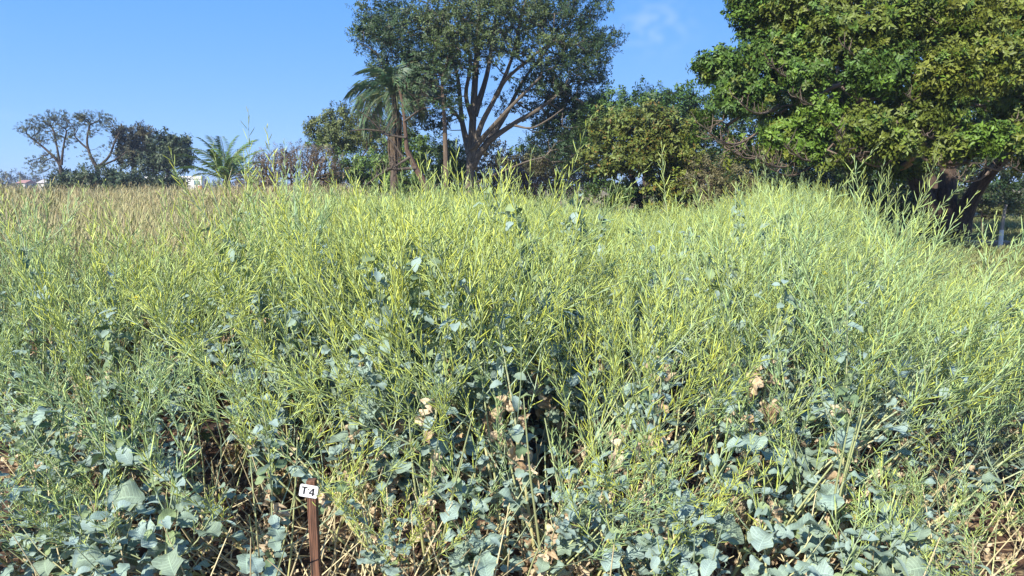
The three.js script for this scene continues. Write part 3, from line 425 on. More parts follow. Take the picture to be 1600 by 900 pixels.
// ---------------------------------------------------------------- things far off
{ // pale building seen between far trees and date palm
  const d = 95, b = at(272, 300, d); b.y = 0; const g = thing('low_building', 'long low white building glimpsed between far left trees and short palm', 'building', b), s = d / F;
  const box = (w, h, dp, x, y, z) => { const q = new RoundedBoxGeometry(w, h, dp, 1, 0.03); q.translate(x, y, z); return q; };
  part('wall', box(86 * s, 2.4, 1.0, 0, 1.2, -0.5), std({ color: rgb(0.7, 0.7, 0.68) }), g);
  part('roof', box(87 * s, 0.35, 1.3, 0, 2.6, -0.5), std({ color: rgb(0.75, 0.75, 0.74) }), g);
  for (const x of [-34, -6, 36]) part('window', box(9 * s, 0.55, 0.08, x * s, 1.95, 0.05), std({ color: rgb(0.16, 0.25, 0.32), roughness: 0.2 }), g);
  part('red_panel', box(7 * s, 0.5, 0.1, 41 * s, 1.25, 0.06), std({ color: rgb(0.6, 0.09, 0.07) }), g);
}
for (const [x, y, w, d, lab] of [[42, 292, 1.1, 215, 'small far house with pinkish tiled roof, left of the two'], [74, 292, 0.8, 195, 'small far house with pale roof, right of the two']]) {
  const b = at(x, y, d); b.y = 0; const g = thing('distant_house', lab, 'house', b);
  const wall = new RoundedBoxGeometry(w * 2, 2.6, 5, 1, 0.05); wall.translate(0, 0.9, 0); part('wall', wall, std({ color: rgb(0.6, 0.57, 0.5) }), g);
  const sh = new THREE.Shape([new THREE.Vector2(-2.9, 0), new THREE.Vector2(2.9, 0), new THREE.Vector2(0, 0.9)]), rg = new THREE.ExtrudeGeometry(sh, { depth: w * 2 + 0.6, bevelEnabled: false }); rg.rotateY(Math.PI / 2); rg.translate(-w - 0.3, 2.2, 0);
  part('roof', rg, std({ color: x < 50 ? rgb(0.42, 0.22, 0.17) : rgb(0.55, 0.5, 0.44) }), g);
}
{ // white-footed post and the plank under the spreading tree
  const b = at(1562, 395, 17.4); b.y = 0; const g = thing('slim_post', 'slim grey post with white-painted foot under the spreading tree', 'post', b), h = at(1566, 320, 17.4).y;
  const a = new MB(); a.tube([V(0, 0.55, 0), V(0.02, 1, 0), V(0.05, h, 0)], [0.04, 0.036, 0.028], 10, [1, 1, 1]); part('shaft', a.geo(), bark(0.75, 0.7, 0.64), g);
  const w = new MB(); w.tube([V(-0.01, -0.05, 0), V(0, 0.3, 0), V(0, 0.552, 0)], [0.056, 0.05, 0.046], 10, [1, 1, 1]); part('painted_foot', w.geo(), std({ color: rgb(0.72, 0.72, 0.7) }), g);
  const p = at(1545, 378, 17.9), c = thing('plank_bench', 'weathered pale plank bench behind the white-footed post', 'bench', V(p.x, 0, p.z));
  const s = new RoundedBoxGeometry(1.0, 0.06, 0.3, 2, 0.02); s.translate(0, p.y, 0); part('seat', s, bark(0.75, 0.66, 0.58), c);
  const e = new RoundedBoxGeometry(0.96, 0.09, 0.05, 2, 0.015); e.translate(0.02, p.y - 0.07, 0.12); part('edge_board', e, bark(0.7, 0.6, 0.52), c);
  for (const x of [-0.4, 0.4]) { const l = new RoundedBoxGeometry(0.1, p.y - 0.13, 0.24, 1, 0.01); l.translate(x, (p.y - 0.13) / 2 - 0.03, -0.02); part('leg', l, bark(0.2, 0.16, 0.13), c); }
}
for (const [label, seed, x0, x1, y1] of [['thin pale young trunk nearest the spreading tree trunk', 131, 1514, 1518, 318], ['thin curved young trunk left of the white-footed post', 132, 1532, 1533, 312]]) tree({ name: 'young_tree', label, seed, d: 23.5, stems: [{ pts: [P(x0, 395, 23.5), P(x0 + 3, 360, 23.5), P(x1, y1, 23.5)], r: [0.055, 0.03] }], bark: bark(0.38, 0.31, 0.25), n: 26, tip: 0.004, seg: 0.4, clumps: [[x1 + 8, 322, 26, 10, 0, 1, 0], [x1 + 30, 332, 22, 8, 0, 0.8, 0], [x1 + 50, 322, 26, 12, 0, 0.8, 0]], sprigs: bushSprigs, per: 1, fuzz: 0.3, scale: 0.7, tones: [[0.12, 0.135, 0.04]] });
{ // dark cap on a post that pokes out among the pods
  const p = at(829, 334, 9), g = thing('marker_post', 'small black-capped post with white rim among the middle pods', 'post', V(p.x, 0, p.z));
  const a = new MB(); a.tube([V(0, -0.05, 0), V(0, p.y - 0.03, 0)], [0.018, 0.018], 8, [1, 1, 1]); part('shaft', a.geo(), std({ color: rgb(0.5, 0.48, 0.42) }), g);
  const c = new THREE.LatheGeometry([[0.001, 0.02], [0.022, 0.02], [0.026, 0.014], [0.026, -0.03], [0.001, -0.03]].map((v) => new THREE.Vector2(...v)), 14); c.translate(0, p.y, 0); part('cap', c, std({ color: rgb(0.015, 0.015, 0.017), roughness: 0.4 }), g);
  const r = new THREE.TorusGeometry(0.026, 0.006, 6, 18); r.rotateX(Math.PI / 2); r.translate(0, p.y + 0.02, 0); part('rim', r, std({ color: rgb(0.75, 0.74, 0.7) }), g);
}

// ---------------------------------------------------------------- grasses
function grassTuft(seed, n, H, W, spread, panicle, cols) {
  const R = rng(seed), mb = new MB();
  for (let k = 0; k < n; k++) {
    const a = R() * 6.283, r = R() * spread * 0.4, h = H * (0.55 + R() * 0.55), out = spread * (0.2 + R()), c = cols[Math.floor(R() * cols.length)].map((x) => x * (0.8 + R() * 0.4)), b = V(Math.cos(a) * r, -0.03, Math.sin(a) * r), e = V(Math.cos(a) * (r + out), h, Math.sin(a) * (r + out)), m = b.clone().lerp(e, 0.55).add(V(0, h * 0.14, 0));
    const s = V(-Math.sin(a + R() - 0.5), 0, Math.cos(a + R() - 0.5)).multiplyScalar(W);
    const A = mb.v(b.clone().add(s), c), B = mb.v(b.clone().sub(s), c), C = mb.v(m.clone().add(s), c), D = mb.v(m.clone().sub(s), c), T = mb.v(e, c); mb.i.push(A, B, C, B, D, C, C, D, T);
    if (R() < panicle) { const t = e.clone().add(V(0, 0.02, 0)), pc = cols[0].map((x) => x * (1 + R() * 0.3)); for (let j = 0; j < 9; j++) { const o = m.clone().lerp(t, 0.45 + j * 0.07), d = V((R() - 0.5) * 0.16, 0.05 + R() * 0.1, (R() - 0.5) * 0.16), w = V(-d.z, 0, d.x).normalize().multiplyScalar(W * 1.1); const q = mb.v(o, pc), x = mb.v(o.clone().addScaledVector(d, 0.6).add(w), pc), y = mb.v(o.clone().addScaledVector(d, 0.6).sub(w), pc), z = mb.v(o.clone().add(d), pc); mb.i.push(q, x, y, x, z, y); } }
  }
  return mb.geo();
}
const grassMat = std({ vertexColors: true, roughness: 0.85 });
function field(name, label, category, seed, geo, n, spot, tone) {
  const R = rng(seed), list = [], m4 = new THREE.Matrix4(), q = new THREE.Quaternion();
  for (let k = 0; k < n; k++) { const s = spot(R); if (!s) continue; q.setFromEuler(new THREE.Euler((R() - 0.5) * 0.25, R() * 6.283, (R() - 0.5) * 0.25)); const w = s[3] ?? 1; list.push([m4.clone().compose(V(s[0], -0.04, s[1]), q, V(s[2] * w, s[2], s[2] * w)), tone(R)]); }
  const im = shade(new THREE.InstancedMesh(geo, grassMat, list.length)); list.forEach(([m, c], k) => { im.setMatrixAt(k, m); im.setColorAt(k, rgb(...c)); });
  im.name = numbered(name); scene.add(im); return tag(im, label, category, null, 'stuff');
}
const pxOf = (x, z) => 800 + x / -z * F;                                   // column of the photograph in which a spot near the horizon stands
const tanTone = (R) => { const f = 0.75 + R() * 0.45, g = R() * 0.14; return [f * (1 - g * 0.5), f, f * (1 - g)]; };
const dryTufts = [61, 62].map((s) => grassTuft(s, 52, 1.25, 0.0026, 0.36, 0.7, [[0.37, 0.32, 0.165], [0.29, 0.27, 0.11], [0.19, 0.235, 0.07], [0.26, 0.21, 0.11]]));
for (const [k, g] of dryTufts.entries()) field('dry_grass', k ? 'tall tan feathery grass stretching to the far left trees' : 'tall tan seeding grass right behind the left part of crop', 'grass', 70 + k, g, k ? 3800 : 1500, (R) => {
  const z = k ? -lerp(12, 62, Math.pow(R(), 1.4)) : -lerp(5.2, 13, R()), px = lerp(-160, k ? 560 : 640, R()), x = (px - 800) / F * -z;
  if (!k && px > 380 && z > -7.5) return null;
  return [x, z, (k ? 0.95 : 0.9) * (0.55 + 0.5 * fbm(x * 0.5 + 20, z * 0.5 + 90) + R() * R() * 0.45), k ? 1.6 : 1.0];
}, tanTone);
field('rough_grass', 'short brownish green grass in the shade at the right beyond crop', 'grass', 73, grassTuft(63, 40, 0.5, 0.004, 0.3, 0.3, [[0.22, 0.22, 0.09], [0.15, 0.19, 0.06], [0.30, 0.25, 0.12]]), 5200, (R) => { const z = -lerp(6, 34, Math.pow(R(), 1.2)), px = lerp(520, 1800, R()); if (px < 1350 && z > -13) return null; return [(px - 800) / F * -z, z, (z < -9 ? 0.28 : 0.6) + R() * (z < -9 ? 0.3 : 0.6), z < -9 ? 2.4 : 1.5]; }, tanTone);

// ---------------------------------------------------------------- crop: leaves
function leafGeo(seed, { L = 0.1, W = 0.07, petiole = 0.35, lobes = 3, lobeAmp = 0.12, droop = 0.6, cup = 0.2, wave = 0.12, crumple = 0, pw = 0.55, nv = 9, nu = 6 }) {
  const R = rng(seed), mb = new MB(), ph = R() * 6, ph2 = R() * 6, w1 = [1, 1, 1], rows = [];
  let a = 0.25, x = 0, y = 0; const PL = L * petiole, step = L / nv;
  const pts = [V(0, 0, 0)]; for (let k = 0; k < 2; k++) { x += Math.cos(a) * PL / 2; y += Math.sin(a) * PL / 2; a -= droop * 0.15; pts.push(V(x, y, 0)); }
  for (let j = 0; j <= nv; j++) {
    const t = j / nv, half = W / 2 * Math.pow(Math.max(0, Math.sin(Math.PI * Math.pow(lerp(0.03, 1, t), pw))), 0.62) * (1 + lobeAmp * Math.sin(t * lobes * 6.28 + ph)), row = [];
    for (let i = 0; i <= nu; i++) {
      const s = i / nu * 2 - 1, edge = 1 + (R() - 0.5) * (Math.abs(s) > 0.95 ? 0.16 + crumple * 0.5 : 0), zz = s * half * edge;
      const lift = cup * Math.abs(s) * half * (1.2 - t * 0.6) + wave * half * Math.abs(s) * Math.sin(t * 9 + ph2 + (s > 0 ? 1.7 : 0)) + crumple * half * (R() - 0.5) * 1.6;
      row.push(mb.v(V(x - Math.sin(a) * lift, y + Math.cos(a) * lift, zz * (1 - crumple * 0.45 * t)), w1, (s + 1) / 2, 1 - t));
    }
    rows.push(row); x += Math.cos(a) * step; y += Math.sin(a) * step; a -= droop / nv * (1 + (crumple ? (R() - 0.5) * 5 * crumple : 0));
  }
  for (let j = 0; j < nv; j++) for (let i = 0; i < nu; i++) { const A = rows[j][i], B = rows[j][i + 1], C = rows[j + 1][i], D = rows[j + 1][i + 1]; mb.i.push(A, B, C, B, D, C); }
  mb.tube([...pts], [L * 0.022, L * 0.018, L * 0.015], 3, w1);
  return mb.geo();
}
const bigLeaves = [0, 1, 2, 3, 4].map((k) => leafGeo(201 + k, { L: 0.086, W: 0.070, petiole: 0.32, lobes: 2.4 + k * 0.3, lobeAmp: 0.17, droop: 1.1 - k * 0.12, cup: 0.3, wave: 0.32, pw: 0.8, nv: 11, nu: 8 }));
const midLeaves = [0, 1, 2, 3, 4].map((k) => leafGeo(221 + k, { L: 0.056, W: 0.037, petiole: 0.28, lobes: 2.2, lobeAmp: 0.10, droop: 0.8, cup: 0.3, wave: 0.18, nv: 6, nu: 4, pw: 0.75 }));
const thinLeaves = [0, 1, 2].map((k) => leafGeo(241 + k, { L: 0.062, W: 0.016, petiole: 0.1, lobes: 1, lobeAmp: 0.05, droop: 0.9, cup: 0.3, wave: 0.1, nv: 5, nu: 2 }));
const dryLeaves = [0, 1, 2, 3, 4, 5].map((k) => leafGeo(261 + k, { L: 0.060, W: 0.034 + k * 0.005, petiole: 0.5, lobes: 2.5, lobeAmp: 0.2, droop: 1.2, cup: 0.8, wave: 0.6, crumple: 0.55, nv: 7, nu: 4 }));

// ---------------------------------------------------------------- crop: plants
const euler = (yaw, pitch, roll) => new THREE.Quaternion().setFromEuler(new THREE.Euler(roll, yaw, pitch, 'YZX'));
function growPlant(seed, o) {
  const R = rng(seed), H = o.H, out = { stem: new MB(), racemes: [], leaves: [], dried: [], flowers: [] };
  const lean = o.lean ?? 0.08, wob = R() * 6, axis = (t) => V(H * lean * (t * 0.7 + t * t * 0.8) + Math.sin(t * 4 + wob) * 0.015, H * t * Math.cos(lean * 0.9 * t), Math.cos(t * 3.3 + wob) * 0.02);
  const low = [0.48 + R() * 0.14, 0.47 + R() * 0.06, 0.20], high = [0.32, 0.41, 0.26], NA = 12, pts = [], rr = [];
  for (let k = 0; k <= NA; k++) { pts.push(axis(k / NA)); rr.push(lerp(o.r ?? 0.0065, 0.0015, Math.pow(k / NA, 0.8))); }
  out.stem.tube(pts, rr, 6, low, high);
  for (let k = 0; k < (o.stalks ?? 0); k++) {     // bare pale stalks fanning out from the foot
    const a = R() * 6.283, l = H * (0.4 + R() * 0.35), w = 0.12 + R() * 0.34, f = 0.75 + R() * 0.4, Q = (t) => V(Math.cos(a) * l * w * t + H * lean * 0.4 * t, l * t * (1 - w * 0.2), Math.sin(a) * l * w * t).add(V(Math.sin(t * 5 + a) * 0.008, 0, 0));
    out.stem.tube([0, 0.3, 0.65, 1].map(Q), [0.006, 0.0055, 0.0042, 0.0022], 5, [0.52 * f, 0.49 * f, 0.21 * f], [0.40, 0.46, 0.22]);
  }
  const lay = (p, yaw, pitch, roll, s, pool, mats, dest) => dest.push({ g: pool[Math.floor(R() * pool.length)], m: mats[Math.floor(R() * mats.length)], mat4: new THREE.Matrix4().compose(p, euler(yaw, pitch, roll), V(s, s, s)) });
  const hue = o.hue ?? R(), podCol = () => { const f = 0.72 + R() * 0.55, y = clamp(hue * 0.8 + (R() - 0.4) * 0.7, 0, 1); return [lerp(0.27, 0.47, y) * f, lerp(0.42, 0.53, y) * f, lerp(0.20, 0.075, y) * f]; };
  const raceme = (line, from, tr) => {          // line(t): points along a twig; pods spiral up its outer part
    const mb = new MB(), n = 8, q = []; let len = 0; for (let k = 0; k <= n; k++) { q.push(line(k / n)); if (k) len += q[k].distanceTo(q[k - 1]); }
    mb.tube(q, q.map((_, k) => lerp(tr, 0.0008, k / n)), 4, high, [0.30, 0.36, 0.14]);
    const count = Math.round(len * (1 - from) / (o.gap ?? 0.0195)); let az = R() * 6;
    for (let k = 0; k < count; k++) {
      const t = lerp(from, 0.99, (k + 0.5) / count), p = line(t), d = line(Math.min(1, t + 0.02)).sub(line(Math.max(0, t - 0.02))).normalize(); az += 2.4 + (R() - 0.5) * 0.5;
      const s = V().crossVectors(d, Math.abs(d.y) < 0.95 ? UP : V(1, 0, 0)).normalize(), u = V().crossVectors(s, d), rad = s.multiplyScalar(Math.cos(az)).addScaledVector(u, Math.sin(az));
      const end = sstep(1, 0.82, t), young = lerp(0.35, 1, end), ang = lerp(0.35, 0.85, R()), dir = d.clone().multiplyScalar(Math.cos(ang)).addScaledVector(rad, Math.sin(ang)).normalize();
      mb.pod(p, dir, (0.052 + R() * 0.034) * young, (o.sides ? 0.0036 : 0.0042) * (0.55 + 0.45 * young), podCol(), rad.clone().multiplyScalar(-0.12), o.sides ?? 4);
    }
    return { mb, q };
  };
  const nb = o.branches, flowersAt = [];
  for (let k = 0; k < nb; k++) {
    const t0 = lerp(o.b0 ?? 0.3, 0.86, (k + R() * 0.6) / nb), p0 = axis(t0), az = k * 2.4 + R() * 0.9, Lb = (H * (1.0 - t0) * (0.7 + R() * 0.4) + 0.12) * (o.bl ?? 1), sp = lerp(1.25, 0.55, R()), sag = R(), c = Math.cos(az), s = Math.sin(az);
    const line = (t) => p0.clone().add(V(c * Lb * sp * (0.75 * t - 0.28 * t * t), Lb * ((0.55 + 0.4 * sag) * t + (0.42 - 0.62 * sag) * t * t) * (1.25 - sp * 0.35), s * Lb * sp * (0.75 * t - 0.28 * t * t))).add(V(lean * Lb * t * t * 0.8, 0, 0));
    const r = raceme(line, 0.32 + R() * 0.15, 0.0026); out.racemes.push(r.mb);
    if (R() < (o.flower ?? 0)) flowersAt.push(line(1));
    if (Lb > 0.3) for (let j = 0; j < (o.subs ?? 1); j++) { const ts = lerp(0.25, 0.6, R()), ps = line(ts), a2 = az + (R() - 0.5) * 2.6, l2 = Lb * (0.3 + R() * 0.3); r.mb.join(raceme((t) => ps.clone().add(V(Math.cos(a2) * l2 * (0.6 * t - 0.2 * t * t), l2 * (0.6 * t + 0.35 * t * t), Math.sin(a2) * l2 * (0.6 * t - 0.2 * t * t))), 0.2, 0.0016).mb); }
    if (R() < 0.9) lay(p0, -az + (R() - 0.5), lerp(-0.3, 0.6, R()), (R() - 0.5) * 0.8, 0.7 + R() * 0.7, t0 < 0.6 ? midLeaves : thinLeaves, [0, 1, 2, 2], out.leaves);
    if (R() < 0.6) lay(line(0.22), -az + (R() - 0.5) * 2, 0.2, (R() - 0.5), 0.6 + R() * 0.6, R() < 0.5 ? thinLeaves : midLeaves, [1, 2], out.leaves);
  }
  { const top = raceme((t) => axis(lerp(0.62, 1.0, t)), 0.1, 0.003); out.racemes.push(top.mb); if (R() < (o.flower ?? 0)) flowersAt.push(axis(1)); }
  for (let k = 0; k < o.leaves; k++) {            // green leaves up the stem, the larger ones lower
    const t = lerp(o.l0 ?? 0.22, o.l1 ?? 0.62, Math.pow((k + R()) / o.leaves, 0.9)), p = axis(t), big = R() < (o.big ?? 0.35) * 1.7 * (0.9 - t);
    lay(p.add(V((R() - 0.5) * 0.06, (R() - 0.5) * 0.04, (R() - 0.5) * 0.06)), k * 2.4 + R() * 1.5, lerp(-1.15, 0.6, R()), (R() - 0.5) * 1.6, (0.55 + R() * 0.7) * (o.ls ?? 1), big ? bigLeaves : midLeaves, o.mats ?? [0, 1, 1, 2, 2, 3, 4], out.leaves);
  }
  for (let k = 0; k < (o.shoots ?? 0); k++) {     // leafy side shoots
    const t0 = lerp(0.12, 0.5, R()), p0 = axis(t0), az = R() * 6.283, l = 0.16 + R() * 0.2, line = (t) => p0.clone().add(V(Math.cos(az) * l * 0.75 * t, l * (0.4 * t + 0.5 * t * t), Math.sin(az) * l * 0.75 * t)); out.stem.tube([line(0), line(0.5), line(1)], [0.003, 0.0022, 0.0012], 4, low, high);
    for (let j = 0; j < 7; j++) lay(line(0.3 + j * 0.115), j * 2.4 + R(), lerp(-0.2, 0.9, R()), (R() - 0.5) * 0.6, (0.55 + R() * 0.7) * (o.ls ?? 1), R() < 0.3 ? bigLeaves : midLeaves, [0, 1, 1, 2, 2], out.leaves);
  }
  for (let k = 0; k < o.dry; k++) { const t = lerp(0.06, o.dryTop ?? 0.5, Math.pow(R(), 1.1)), p = axis(t); lay(p, R() * 6.283, lerp(-1.6, -0.6, R()), (R() - 0.5) * 1.6, 0.5 + R() * 0.8, dryLeaves, [0, 0, 1, 2, 2, 3], out.dried); }
  for (const p of flowersAt) { const mb = new MB(); for (let f = 0; f < 5; f++) { const c = p.clone().add(V((R() - 0.5) * 0.025, R() * 0.02 - 0.01, (R() - 0.5) * 0.025)); for (let k = 0; k < 4; k++) { const a = k * 1.571 + R() * 0.3; leafInto(mb, c, V(Math.cos(a), 0.35, Math.sin(a)).normalize(), UP, 0.010, 0.008, [0.85, 0.72, 0.05]); } mb.tube([c, c.clone().add(V(0, -0.012, 0))], [0.001, 0.001], 3, [0.3, 0.4, 0.1]); } out.flowers.push(mb); }
  return out;
}
function detailed(pl) {                          // every leaf and every raceme a part of its own
  const g = new THREE.Group(); part('stem', pl.stem.geo(), stemM, g);
  for (const r of pl.racemes) part('raceme', r.geo(), podM, g);
  for (const [list, name, mats] of [[pl.leaves, 'leaf', leafM], [pl.dried, 'dried_leaf', dryM]]) for (const l of list) { const m = part(name, l.g, mats[l.m], g); l.mat4.decompose(m.position, m.quaternion, m.scale); }
  for (const f of pl.flowers) part('flower', f.geo(), flowerM, g);
  return g;
}
function merged(pl, one) {                       // plants of the rows behind: parts joined
  const P = new MB(), L = new MB(), D = new MB(); for (const r of pl.racemes) P.join(r);
  for (const l of pl.leaves) L.add(l.g, l.mat4, leafRGB[l.m]); for (const l of pl.dried) D.add(l.g, l.mat4, dryRGB[l.m]);
  const g = new THREE.Group(); part('stem', pl.stem.geo(), stemM, g); part('racemes', P.geo(), podM, g, 'stuff'); part('leaves', L.geo(), leafMix, g, 'stuff'); part('dried_leaves', D.geo(), dryMix, g, 'stuff');
  return g;
}
const specs = {
  podded: { H: 1.5, branches: 10, subs: 2, leaves: 36, dry: 32, lean: 0.12, bl: 1.08, flower: 0.02, shoots: 3, l0: 0.28, l1: 0.86, b0: 0.24, dryTop: 0.62, r: 0.0095, stalks: 4 },
  leafy: { H: 1.25, branches: 5, subs: 1, leaves: 84, ls: 0.92, dry: 22, lean: 0.10, flower: 0.06, shoots: 7, big: 0.4, l0: 0.18, l1: 0.96, mats: [0, 0, 1, 1, 2, 3, 4], gap: 0.024 },
  leaning: { H: 1.5, branches: 9, subs: 2, leaves: 16, dry: 8, lean: 0.62, bl: 1.15, flower: 0.03, shoots: 1, l0: 0.24, l1: 0.8, stalks: 2, r: 0.008 },
  young: { H: 0.5, branches: 3, subs: 0, leaves: 34, dry: 16, lean: 0.1, shoots: 4, big: 1.2, l0: 0.1, l1: 0.98, ls: 0.92, b0: 0.6, mats: [1, 2, 2, 2, 4, 0], gap: 0.02, flower: 0.04 },
};
const protos = {}, plain = {};
let seedN = 1000;
for (const [k, n, m] of [['podded', 9, 6], ['leafy', 6, 4], ['leaning', 5, 3], ['young', 4, 0]]) {
  protos[k] = []; plain[k] = [];
  for (let j = 0; j < n; j++) protos[k].push(detailed(growPlant(seedN++, { ...specs[k], hue: (j + 0.5) / n })));
  for (let j = 0; j < m; j++) plain[k].push(merged(growPlant(seedN++, { ...specs[k], sides: 3, hue: (j + 0.5) / m })));
}
function plant(kind, list, i, x, z, h, yaw, tilt, label, group) {
  const g = list[i % list.length].clone(); g.name = numbered(kind === 'young' ? 'young_mustard' : 'mustard_plant'); const s = h / specs[kind].H;
  g.position.set(x, -0.02, z); g.rotation.set(tilt[0], yaw, tilt[1], 'XZY'); g.scale.set(lerp(1, s, 0.6), s, lerp(1, s, 0.6)); scene.add(g);
  return tag(g, label, 'mustard plant', group);
}
// height of the crop across the plot: lower and thinner at the left, tallest right of the middle, falling off at the right end
const topRow = [[-200, 344], [0, 342], [150, 340], [250, 334], [330, 322], [420, 290], [520, 284], [600, 292], [700, 288], [800, 292], [900, 304], [1000, 322], [1100, 318], [1160, 292], [1230, 268], [1310, 284], [1370, 372], [1430, 422], [1500, 446], [1570, 456], [1650, 472], [1900, 490]];
function cropHeight(x, z) { const px = pxOf(x, z); let k = 0; while (k < topRow.length - 2 && px > topRow[k + 1][0]) k++; const [a, ya] = topRow[k], [b, yb] = topRow[k + 1], y = lerp(ya, yb, clamp((px - a) / (b - a), 0, 1)); return EYE + z * Math.tan(PITCH - Math.atan((450 - y) / F)); }
const R0 = rng(4242), spots = [];
for (let z = -2.72, row = 0; z > -5.6; z -= 0.28, row++) {
  const half = -z * 0.72 + 0.3;
  for (let x = -half + R0() * 0.2; x < half; x += 0.28) spots.push([x + (R0() - 0.5) * 0.22, z + (R0() - 0.5) * 0.24, row]);
}
let nSpot = 0;
const PLACES = [[230, 'below the far left trees'], [430, 'around the dark gap'], [570, 'behind the T4 stake'], [700, 'below the feather palm'], [840, 'below the tall tree trunk'], [950, 'below the tall tree right side'], [1090, 'below the rounded green tree'], [1260, 'where the crop stands tallest'], [1400, 'below the spreading tree left half'], [1e9, 'below the spreading tree trunk']];
for (const [x, z, row] of spots) {
  const px = pxOf(x, z), r = R0(), r2 = R0(), yaw = R0() * 6.283, tx = (R0() - 0.5) * 0.34, tz = (R0() - 0.5) * 0.42, ripe = clamp(fbm(x * 1.1 + 40, z * 1.1 + 40) * 1.6 - 0.3 + (px > 1100 ? -0.14 : px > 520 ? 0.12 : -0.12) + (R0() - 0.5) * 0.35, 0, 0.999), patch = fbm(x * 0.9 + 7, z * 0.9 + 3);
  const left = px < 430, gap = px > 240 && px < 375;
  if (gap && row < 4) continue;                                             // the bare dark gap left of the stake
  if (px < 270 && row > 3 && r2 < 0.38 || px > 1560 && row > 4 && r2 < 0.5) continue;
  if (row === 0 && px > 440 && px < 560) continue;                          // room for the stake
  if (row === 0 && px > 1480 && r2 < 0.5) continue;
  let h = cropHeight(x, z) * (row < 2 ? 0.68 + r * 0.29 : 0.72 + r * 0.27);
  if (r > 0.93 && px < 1330) h *= 1.07;
  let kind = left ? (r2 < (row < 3 ? 0.86 : 0.35) ? 'leafy' : r2 < 0.85 ? 'podded' : 'leaning') : (patch > 0.53 && r2 < 0.6 || r2 < 0.10 ? 'leafy' : r2 < (px > 1050 ? 0.70 : 0.48) ? 'leaning' : 'podded'); if (left && kind !== 'leafy') h *= 1.02;
  if (left && kind === 'leafy') h *= row < 3 ? 0.76 : 0.84;
  if (kind === 'leaning' && px > 1150) h = Math.min(h, cropHeight(x + 0.55, z));
  const front = row < 4, place = PLACES.find((p) => px < p[0])[1], lab = { podded: 'upright', leafy: 'leafy', leaning: 'leaning' }[kind] + ' mustard plant with ' + (ripe < 0.34 ? 'grey-green' : ripe < 0.67 ? 'lime' : 'yellow-green') + ' pods, ' + (front ? 'front' : 'rear') + ' rows, ' + place;
  const yw = kind === 'leaning' && px > 1050 ? (R0() - 0.5) * 1.2 : yaw;
  plant(kind, (front ? protos : plain)[kind], Math.floor(ripe * (front ? protos : plain)[kind].length), x, z, Math.max(0.7, h), yw, [tx, kind === 'leaning' ? tz * 0.4 : tz], lab, (front ? 'front' : 'rear') + ' mustard plants ' + place);
  nSpot++;
}
if (globalThis.process?.env?.COUNT) console.log('plants', nSpot);
const R1 = rng(777);
for (let x = -2.3; x < 2.3; x += 0.23) {
  const z = -2.5 - R1() * 0.12, xx = x + (R1() - 0.5) * 0.1, px = pxOf(xx, z), r = R1(), k = R1(), i = Math.floor(R1() * 99), yaw = R1() * 6.283, t = [(R1() - 0.4) * 0.5, (R1() - 0.5) * 0.7];
  if (px > 425 && px < 570 || px > 235 && px < 375 || r < 0.12) continue;
  const place = PLACES.find((p) => px < p[0])[1], kind = k < 0.55 ? 'podded' : k < 0.75 ? 'leaning' : 'leafy';
  plant(kind, protos[kind], i, xx, z, 0.45 + R1() * 0.5, yaw, t, 'short sprawling mustard plant at the very front edge, ' + place, 'sprawling edge plants ' + place);
}
// single plants one can point at along the front edge
const singles = [
  ['young', 0, 1340, 2.32, 0.50, 'young blue-grey mustard plant with broad leaves at the bottom right corner, left one'],
  ['young', 1, 1440, 2.30, 0.52, 'young blue-grey mustard plant with broad leaves at the bottom right corner, right one'],
  ['young', 2, 985, 2.38, 0.52, 'broad-leaved young mustard plant at bottom edge, right of the middle'],
  ['young', 3, 1035, 2.34, 0.44, 'low young mustard plant beside bare soil at the bottom edge'],
  ['young', 1, 60, 2.36, 0.52, 'blue-green young mustard plant in the bottom left corner'],
  ['young', 0, 215, 2.42, 0.66, 'blue-green young mustard plant standing before the dark gap'],
  ['young', 2, 1225, 2.42, 0.6, 'broad-leaved young mustard plant low at the right front edge'],
  ['leaning', 0, 420, 2.65, 1.0, 'leaning mustard plant whose pods droop left over the dark gap', Math.PI],
  ['leaning', 1, 640, 2.55, 0.95, 'mustard plant with a slanting pale stem just right of T4 stake', Math.PI * 0.9],
  ['leaning', 2, 330, 2.52, 0.62, 'low mustard plant with pods sprawling towards the bottom left', Math.PI * 1.05],
  ['podded', 2, 300, 2.95, 0.95, 'single upright mustard plant with coarse pods inside the dark gap'],
  ['leaning', 3, 1420, 2.6, 1.0, 'mustard plant leaning far right along the right front edge', 0.2],
  ['podded', 1, 450, 3.6, 1.62, 'mustard plant rising above the rest before the bare brown bush'],
  ['podded', 4, 565, 3.4, 1.58, 'mustard plant rising above the rest left of the palm trunk'],
  ['podded', 6, 735, 3.5, 1.56, 'tall mustard plant with racemes reaching over the tall tree foot'],
  ['leaning', 2, 870, 3.3, 1.60, 'tall mustard plant leaning right before the tall tree dark right side', 0.2],
  ['podded', 3, 1180, 3.0, 1.56, 'tall mustard plant left of the highest pod spikes'],
  ['leaning', 1, 1215, 2.9, 1.58, 'highest pod spikes of the crop, leaning right before spreading tree', 0.1],
  ['podded', 5, 1470, 3.4, 0.98, 'sparse mustard plant standing before the dark multi-stemmed trunk'],
  ['podded', 8, 1590, 4.2, 0.98, 'thin mustard plant with two upright spikes before plank bench'],
  ['podded', 7, 150, 3.3, 1.42, 'mustard plant with lime pods rising into tan grass at left'],
  ['leaning', 3, 40, 3.2, 1.42, 'mustard plant with lime pods leaning right at left edge', 0.3],
  ['leaning', 4, 1250, 2.7, 1.2, 'tall mustard plant with long racemes leaning right above the others', 0.1],
];
